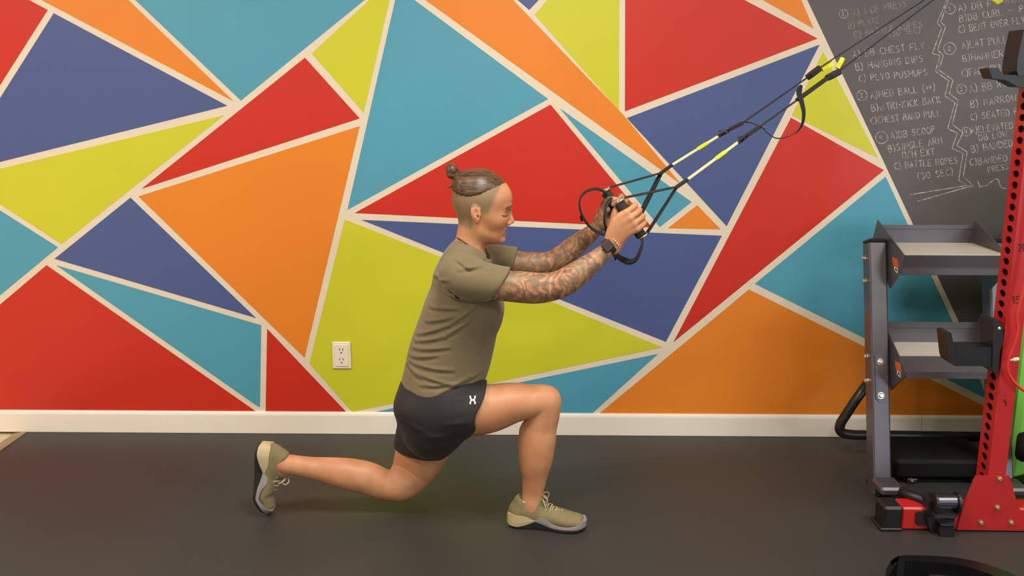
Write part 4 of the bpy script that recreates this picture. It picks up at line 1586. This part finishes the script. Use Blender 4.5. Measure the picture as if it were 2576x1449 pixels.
def shoe(xf, side, labeltop):
    """xf maps local shoe coordinates (x heel to toe, y, z up) to the scene"""
    def ch(pts, **kw):
        return [tuple(p) for p in pts], kw
    up = [
        ('c', [(.036, 0, .040, .036, .031), (.070, 0, .042, .036, .033), (.110, 0, .041, .035, .036), (.150, 0, .036, .031, .041), (.190, 0, .030, .0255, .044), (.228, 0, .026, .021, .036)], .02, 'u'),
        ('c', [(.040, 0, .060, .034, .031), (.046, 0, .080, .030, .030)], .02, 'u'),
        ('c', [(.075, 0, .060, .034, .031), (.094, 0, .084, .022, .026), (.104, 0, .097, .012, .020)], .02, 'u'),
        ('c', [(.066, 0, .070, .020, .022), (.066, 0, .110, .031, .027), (.066, 0, .15, .034, .030)], .006, 's'),
    ]
    prims = []
    for kind, pts, k_, op in up:
        prims.append(Chain(pts, k=k_, op=op))
    prims.append(Half((0, 0, .012), (0, 0, -1.0), .006))
    V, Q = polygonise(prims, .0028)
    Vw = xf(V)
    o = mk('shoe', Vw, Q, m_up, person, smooth=True, label=labeltop)
    # outline stations: x, half width, z bottom, z top
    def strip(name, st, material, ztop_pow=.8):
        mb = MB()
        V = []
        for (x, hw, z0, z1) in st:
            V += [(x, -hw * .96, z0), (x, -hw, z0 + (z1 - z0) * .35), (x, -hw * .985, z1), (x, hw * .985, z1), (x, hw, z0 + (z1 - z0) * .35), (x, hw * .96, z0)]
        n = len(st)
        Fc = []
        for i in range(n - 1):
            for a in range(6):
                b = (a + 1) % 6
                Fc.append((i * 6 + a, i * 6 + b, (i + 1) * 6 + b, (i + 1) * 6 + a))
        Fc += [tuple(range(6)), tuple((n - 1) * 6 + a for a in range(6))]
        mb.add(xf(np.array(V)), Fc)
        return fixn(mb.make(name, material, o, smooth=False))
    dens = lambda st, k_=4: [tuple(p) for p in spline([np.array(q) for q in st], k_)]
    strip('outsole', dens([(.004, .012, .008, .014), (.012, .028, .002, .012), (.04, .034, .0, .014), (.09, .032, .0, .030), (.13, .037, .0, .022), (.17, .045, .0, .012), (.205, .046, .001, .010), (.235, .036, .004, .012), (.253, .016, .009, .016)]), m_out)
    strip('heel_cup', dens([(-.004, .010, .016, .040), (.004, .026, .010, .050), (.03, .0365, .008, .048), (.06, .037, .016, .046), (.085, .035, .026, .040), (.097, .034, .0315, .0345)]), m_mid)
    strip('forefoot_midsole', dens([(.085, .0345, .028, .034), (.10, .036, .026, .043), (.125, .040, .019, .044), (.15, .0445, .012, .026), (.19, .0475, .009, .019), (.225, .043, .010, .024), (.247, .028, .013, .036), (.2565, .010, .016, .032)]), m_gry)
    # collar rim of the sock
    ring = []
    for k_ in range(24):
        an = 2 * math.pi * k_ / 24
        x = .066 + .031 * math.cos(an)
        ring.append((x, .027 * math.sin(an), .092 + .010 * math.cos(an) ** 2 + .006 * math.cos(an)))
    ring = xf(np.array(ring))
    fixn(MB().tube(list(ring) + [ring[0]], .0035, 8, cap=False).make('collar', m_sock, o, smooth=True))
    # laces: zigzag over the instep and a loose bow
    mb = MB()
    for i in range(5):
        x = .108 + i * .016
        z = .093 - i * .0085
        pts = [(x - .004, -.026 - i * .0015, z - .022), (x, -.014, z - .004), (x + .004, 0, z + .0015), (x, .014, z - .004), (x - .004, .026, z - .022)]
        mb.tube(list(xf(np.array(pts))), .0024, 6)
        pts = [(x - .002, -.027 - i * .0015, z - .024), (x + .008, -.006, z - .003), (x + .014, .012, z - .010)]
        mb.tube(list(xf(np.array(pts))), .0022, 6)
    for sgn in (-1, 1):
        bow = spline([np.array(p) for p in [(.106, 0, .100), (.118, sgn * .016, .112), (.130, sgn * .026, .104), (.124, sgn * .020, .090), (.110, sgn * .006, .098)]], 4)
        mb.tube(list(xf(np.array(bow))), .0020, 6)
        mb.tube(list(xf(np.array(spline([np.array(p) for p in [(.106, 0, .100), (.116, sgn * .022, .098), (.126, sgn * .034, .080)]], 3)))), .0020, 6)
    fixn(mb.make('laces', m_lace, o, smooth=True))
    tab = xf(np.array([(.100, -.012, .100), (.100, .012, .100), (.107, .010, .122), (.107, -.010, .122)]))
    fixn(MB().prism(list(tab), (.002, 0, .001)).make('pull_tab', m_lace, o))
    return o


pH = onz(1290, 1331, 0.0)
aF = math.radians(-7)
scF = 1.0


def xf_front(V):
    V = np.asarray(V, float)
    W_ = V.copy()
    return W_ @ rotz(aF).T + np.array([pH[0] - .014, pH[1] + .036, 0.001])


shoe(xf_front, 0, 'olive training shoe flat on the floor')
# rear shoe stands on its toe: ball bends back, heel high
toe = on(668, 1292, YR)


def xf_rear(V):
    V = np.asarray(V, float).copy()
    # flex at the ball
    xb = .185
    th = np.clip((V[:, 0] - xb + .02) / .04, 0, 1) * math.radians(24)
    dx, dz = V[:, 0] - xb, V[:, 2]
    m_ = V[:, 0] > xb - .02
    X = V[:, 0].copy()
    Z = V[:, 2].copy()
    X[m_] = xb + (dx * np.cos(th) - (dz) * np.sin(th))[m_]
    Z[m_] = (dx * np.sin(th) + dz * np.cos(th))[m_]
    V[:, 0], V[:, 2] = X, Z
    # sole faces left (-x), toe points down: local x -> down, local z -> +x
    a = math.radians(94)
    R = roty(a)
    U = V @ R.T
    return U


tl = xf_rear(np.array([[.2565, 0, .02], [0.0, 0, .02]]))
shp = None
_xr = xf_rear
Pmin = _xr(np.array([(x, 0, z) for x in np.linspace(.15, .257, 20) for z in (.0, .01, .02, .04)]))
off = np.array([on(680, 1290, YR)[0] - tl[0][0], YR, -Pmin[:, 2].min() + .0005])
# shift so that the heel sits at its place in the picture
hx = topx(off + tl[1])


def xf_rear2(V):
    return _xr(V) + off


shoe(xf_rear2, 1, 'olive training shoe standing on its toe')

# ---------------------------------------------------------------- suspension trainer
m_web = mat('black_webbing', (22, 22, 28), 0.7, noise=0.1, nscale=120, bump=0.3, bscale=900)
m_yel = mat('yellow_webbing', (232, 218, 160), 0.7, noise=0.05, nscale=60, bump=0.3, bscale=900)
m_tab = mat('yellow_tab', (214, 214, 40), 0.55)
m_foam = mat('grip_foam', (48, 44, 38), 0.8, noise=0.1, bump=0.3, bscale=500)
m_ring = mat('steel_ring', (214, 204, 180), 0.25, metal=0.9)
trx = thing('suspension_trainer', on(1703, 470, YHN), 'black and yellow suspension straps with two foam handles held by the person', 'exercise straps')
YA = YB + .02       # depth plane towards which both straps run


def yz(px, y0):     # straps drift from hand depth to the anchor's depth
    t = (px - 1560) / (2440 - 1560)
    return y0 + (YA - y0) * min(max(t, 0), 1.2)


def side(y0, ends, apex, yel0, yel1, buck, blk, thin, thick, sleeve, tabs, fr, handle_r):
    P = lambda x, y: on(x, y, yz(x, y0))
    h0, h1 = ends
    ax = fr.h
    # handle: foam grip, end rings
    fixn(MB().lathe(h0 - ax * .010, ax, [(0, .013), (.002, .0165), (.122, .0165), (.124, .013)], 20).make('grip', m_foam, trx, smooth=False, label='dark foam grip'))
    A = P(*apex)
    for e, s_ in ((h0, -1), (h1, 1)):
        ee = e + ax * (.012 * s_ if s_ < 0 else .004)
        # ring
        mb = MB()
        cpts = []
        for k_ in range(20):
            an = 2 * math.pi * k_ / 20
            cpts.append(ee + ax * (.004 * s_) + fr.u * (.016 * math.cos(an) + .004) + fr.w * .016 * math.sin(an))
        mb.tube(cpts + [cpts[0]], .0030, 8, cap=False)
        fixn(mb.make('ring', m_ring, trx, smooth=True))
        q = ee + ax * (.004 * s_) + fr.u * .018
        mb = MB()
        mb.tube([q, q * .5 + A * .5, A], 1.0 if False else [1.0, 1.0, .8], flat=(.022, .0032, (0.12 if s_ < 0 else -.12, 1, .1) if y0 < YB else ((.12, 1, .1) if s_ < 0 else (-.5, 1, .4))))
        fixn(mb.make('handle_strap', m_web, trx))
    # stitched block where the handle straps meet the long strap
    B0 = P(*yel0)
    mb = MB().tube([A - (B0 - A) * .15, B0], 1.0 if False else [1, 1], flat=(.022, .008, (.1, 1, .1)))
    fixn(mb.make('stitched_block', m_web, trx))
    fixn(MB().tube([B0, P(*yel1)], [1, 1], flat=(.018, .0045, (.1, 1, .15))).make('long_strap', m_yel, trx, label='pale yellow webbing'))
    mid = B0 * .35 + P(*yel1) * .65
    dirv = (P(*yel1) - B0) / np.linalg.norm(P(*yel1) - B0)
    fixn(MB().tube([mid - dirv * .018, mid + dirv * .018], [1, 1], flat=(.022, .007, (.1, 1, .15))).make('strap_label', m_tab, trx))
    # cam buckle
    b0, b1 = P(*buck[0]), P(*buck[1])
    bd = (b1 - b0) / np.linalg.norm(b1 - b0)
    e1 = np.cross((0, 1.0, 0), bd)
    mb = MB()
    for sg in (-1, 1):
        mb.tube([b0 + e1 * .006 * sg + np.array([0, .014 * sg, 0]), b1 + e1 * .006 * sg + np.array([0, .014 * sg, 0])], .0035, 8)
    mb.tube([b0 + np.array([0, -.016, 0]), b0 + np.array([0, .016, 0])], .004, 8)
    mb.tube([b1 + np.array([0, -.016, 0]), b1 + np.array([0, .016, 0])], .004, 8)
    mb.tube([b0 * .3 + b1 * .7 - e1 * .004, b0 * .8 + b1 * .2 - e1 * .012], [1, 1], flat=(.022, .004, (0, 1, 0)))
    fixn(mb.make('buckle', m_blackm, trx))
    fixn(MB().tube([b1, P(*blk)], [1, 1], flat=(.024, .008, (.2, 1, .2))).make('buckle_strap', m_web, trx))
    fixn(MB().tube([P(*blk), P(*thin)], [1, 1], flat=(.018, .0022, (.1, 1, .1))).make('upper_strap', m_web, trx))
    if thick:
        fixn(MB().tube([P(*thin), P(*thick)], [1, 1], flat=(.022, .009, (.2, 1, .2))).make('doubled_strap', m_web, trx))
    s0, s1 = P(*sleeve[0]), P(*sleeve[1])
    fixn(MB().tube([s0, s0 * .7 + s1 * .3, s1 * .8 + s0 * .2, s1], [.6, 1, 1, .7], flat=(.030, .016, (.1, 1, .1))).make('strap_sleeve', m_web, trx))
    for (x0, y0_, x1, y1_) in tabs:
        a_, b_ = P(x0, y0_), P(x1, y1_)
        fixn(MB().tube([a_, a_ * .5 + b_ * .5, b_], [.7, 1.0, .6], flat=(.022, .012, (.3, 1, .3))).make('pull_tab', m_tab, trx, label='bright yellow tab'))


side(YHN, (hn0, hn1), (1703, 470), (1730, 451), (1858, 357), ((1858, 358), (1880, 340)), (1912, 318), (2005, 252), (2086, 193), ((2080, 197), (2112, 180)), [(2106, 172, 2120, 146)], frn, 0)
side(YHF, (hf0, hf1), (1663, 435), (1692, 414), (1808, 342), ((1808, 341), (1834, 326)), (1868, 309), (2030, 196), None, ((2030, 196), (2064, 170)), [(2068, 176, 2096, 158)], frf, 0)
# the two straps run on, thinner, to the anchor above the picture
for a, b, y0 in (((2112, 178), (2440, -70), YHN), ((2062, 170), (2440, -74), YHF)):
    pa, pb_ = on(*a, yz(a[0], y0)), on(*b, YA)
    fixn(MB().tube([pa, pb_], [1, 1], flat=(.010, .0022, (.1, 1, .1))).make('anchor_strap', m_web, trx))
# yellow keeper at the anchor, loose tails
fixn(MB().tube([on(2496, -30, YA), on(2510, -4, YA), on(2514, 8, YA)], [1.0, 1.1, .6], flat=(.030, .012, (1, 0, 0))).make('anchor_keeper', m_tab, trx))
fixn(MB().tube([on(2436, -72, YA), on(2500, -60, YA), on(2502, -20, YA)], [1, 1, 1], flat=(.030, .004, (0, 1, 0))).make('anchor_loop', m_web, trx))
tail = [(2016, 214), (2010, 232), (2017, 258), (2022, 285), (2018, 312), (2004, 332), (1978, 345), (1955, 348), (1935, 338), (1914, 318)]
tp = spline([on(x, y, yz(x, YHN) - .012) for x, y in tail], 5)
nt_ = len(tp)
wds = [np.array([1.0 - .9 * (i / nt_), .35 + .6 * (i / nt_), .1]) for i in range(nt_)]
fixn(MB().tube(tp, [max(.25, 1.0 - .75 * (i / nt_)) if i > 4 else .4 + .15 * i for i in range(nt_)], flat=(.022, .002, wds)).make('loose_tail', m_web, trx))
tp = spline([on(x, y, yz(x, YHF) - .008) for x, y in [(1868, 308), (1885, 308), (1905, 315), (1925, 325)]], 5)
fixn(MB().tube(tp, [1 - .02 * i for i in range(len(tp))], flat=(.014, .002, (0, 1, .2))).make('loose_tail', m_web, trx))
# foot cradles: black webbing loops hanging from the handles
lp = [(1537, 498, 0), (1525, 520, -.01), (1520, 548, -.012), (1526, 584, .01), (1534, 612, .045), (1548, 638, .05), (1566, 652, .03), (1584, 659, .0), (1600, 652, -.01), (1610, 632, -.012), (1616, 612, -.008), (1612, 592, 0)]
tp = spline([on(x, y, YHN + d) for x, y, d in lp], 4)
fixn(MB().tube(tp, [1] * len(tp), flat=(.022, .006, (.1, 1, .35))).make('foot_cradle', m_web, trx, smooth=False))
lp = [(1526, 486, 0), (1512, 478, -.01), (1496, 475, -.012), (1474, 482, -.012), (1459, 500, -.01), (1459, 525, -.01), (1470, 552, -.005), (1488, 574, 0), (1508, 586, -.005), (1526, 590, -.01), (1548, 586, 0), (1580, 575, 0)]
tp = spline([on(x, y, YHF - .03 + d) for x, y, d in lp], 4)
fixn(MB().tube(tp, [1] * len(tp), flat=(.022, .005, (.1, 1, .12))).make('foot_cradle', m_web, trx, smooth=False))
for (x, y, yy) in ((1546, 640, YHN), (1461, 542, YHF - .03)):
    fixn(MB().tube([on(x, y, yy), on(x + 3, y + 14, yy)], [1, .6], flat=(.016, .006, (.2, 1, 0))).make('cradle_tab', m_web, trx))
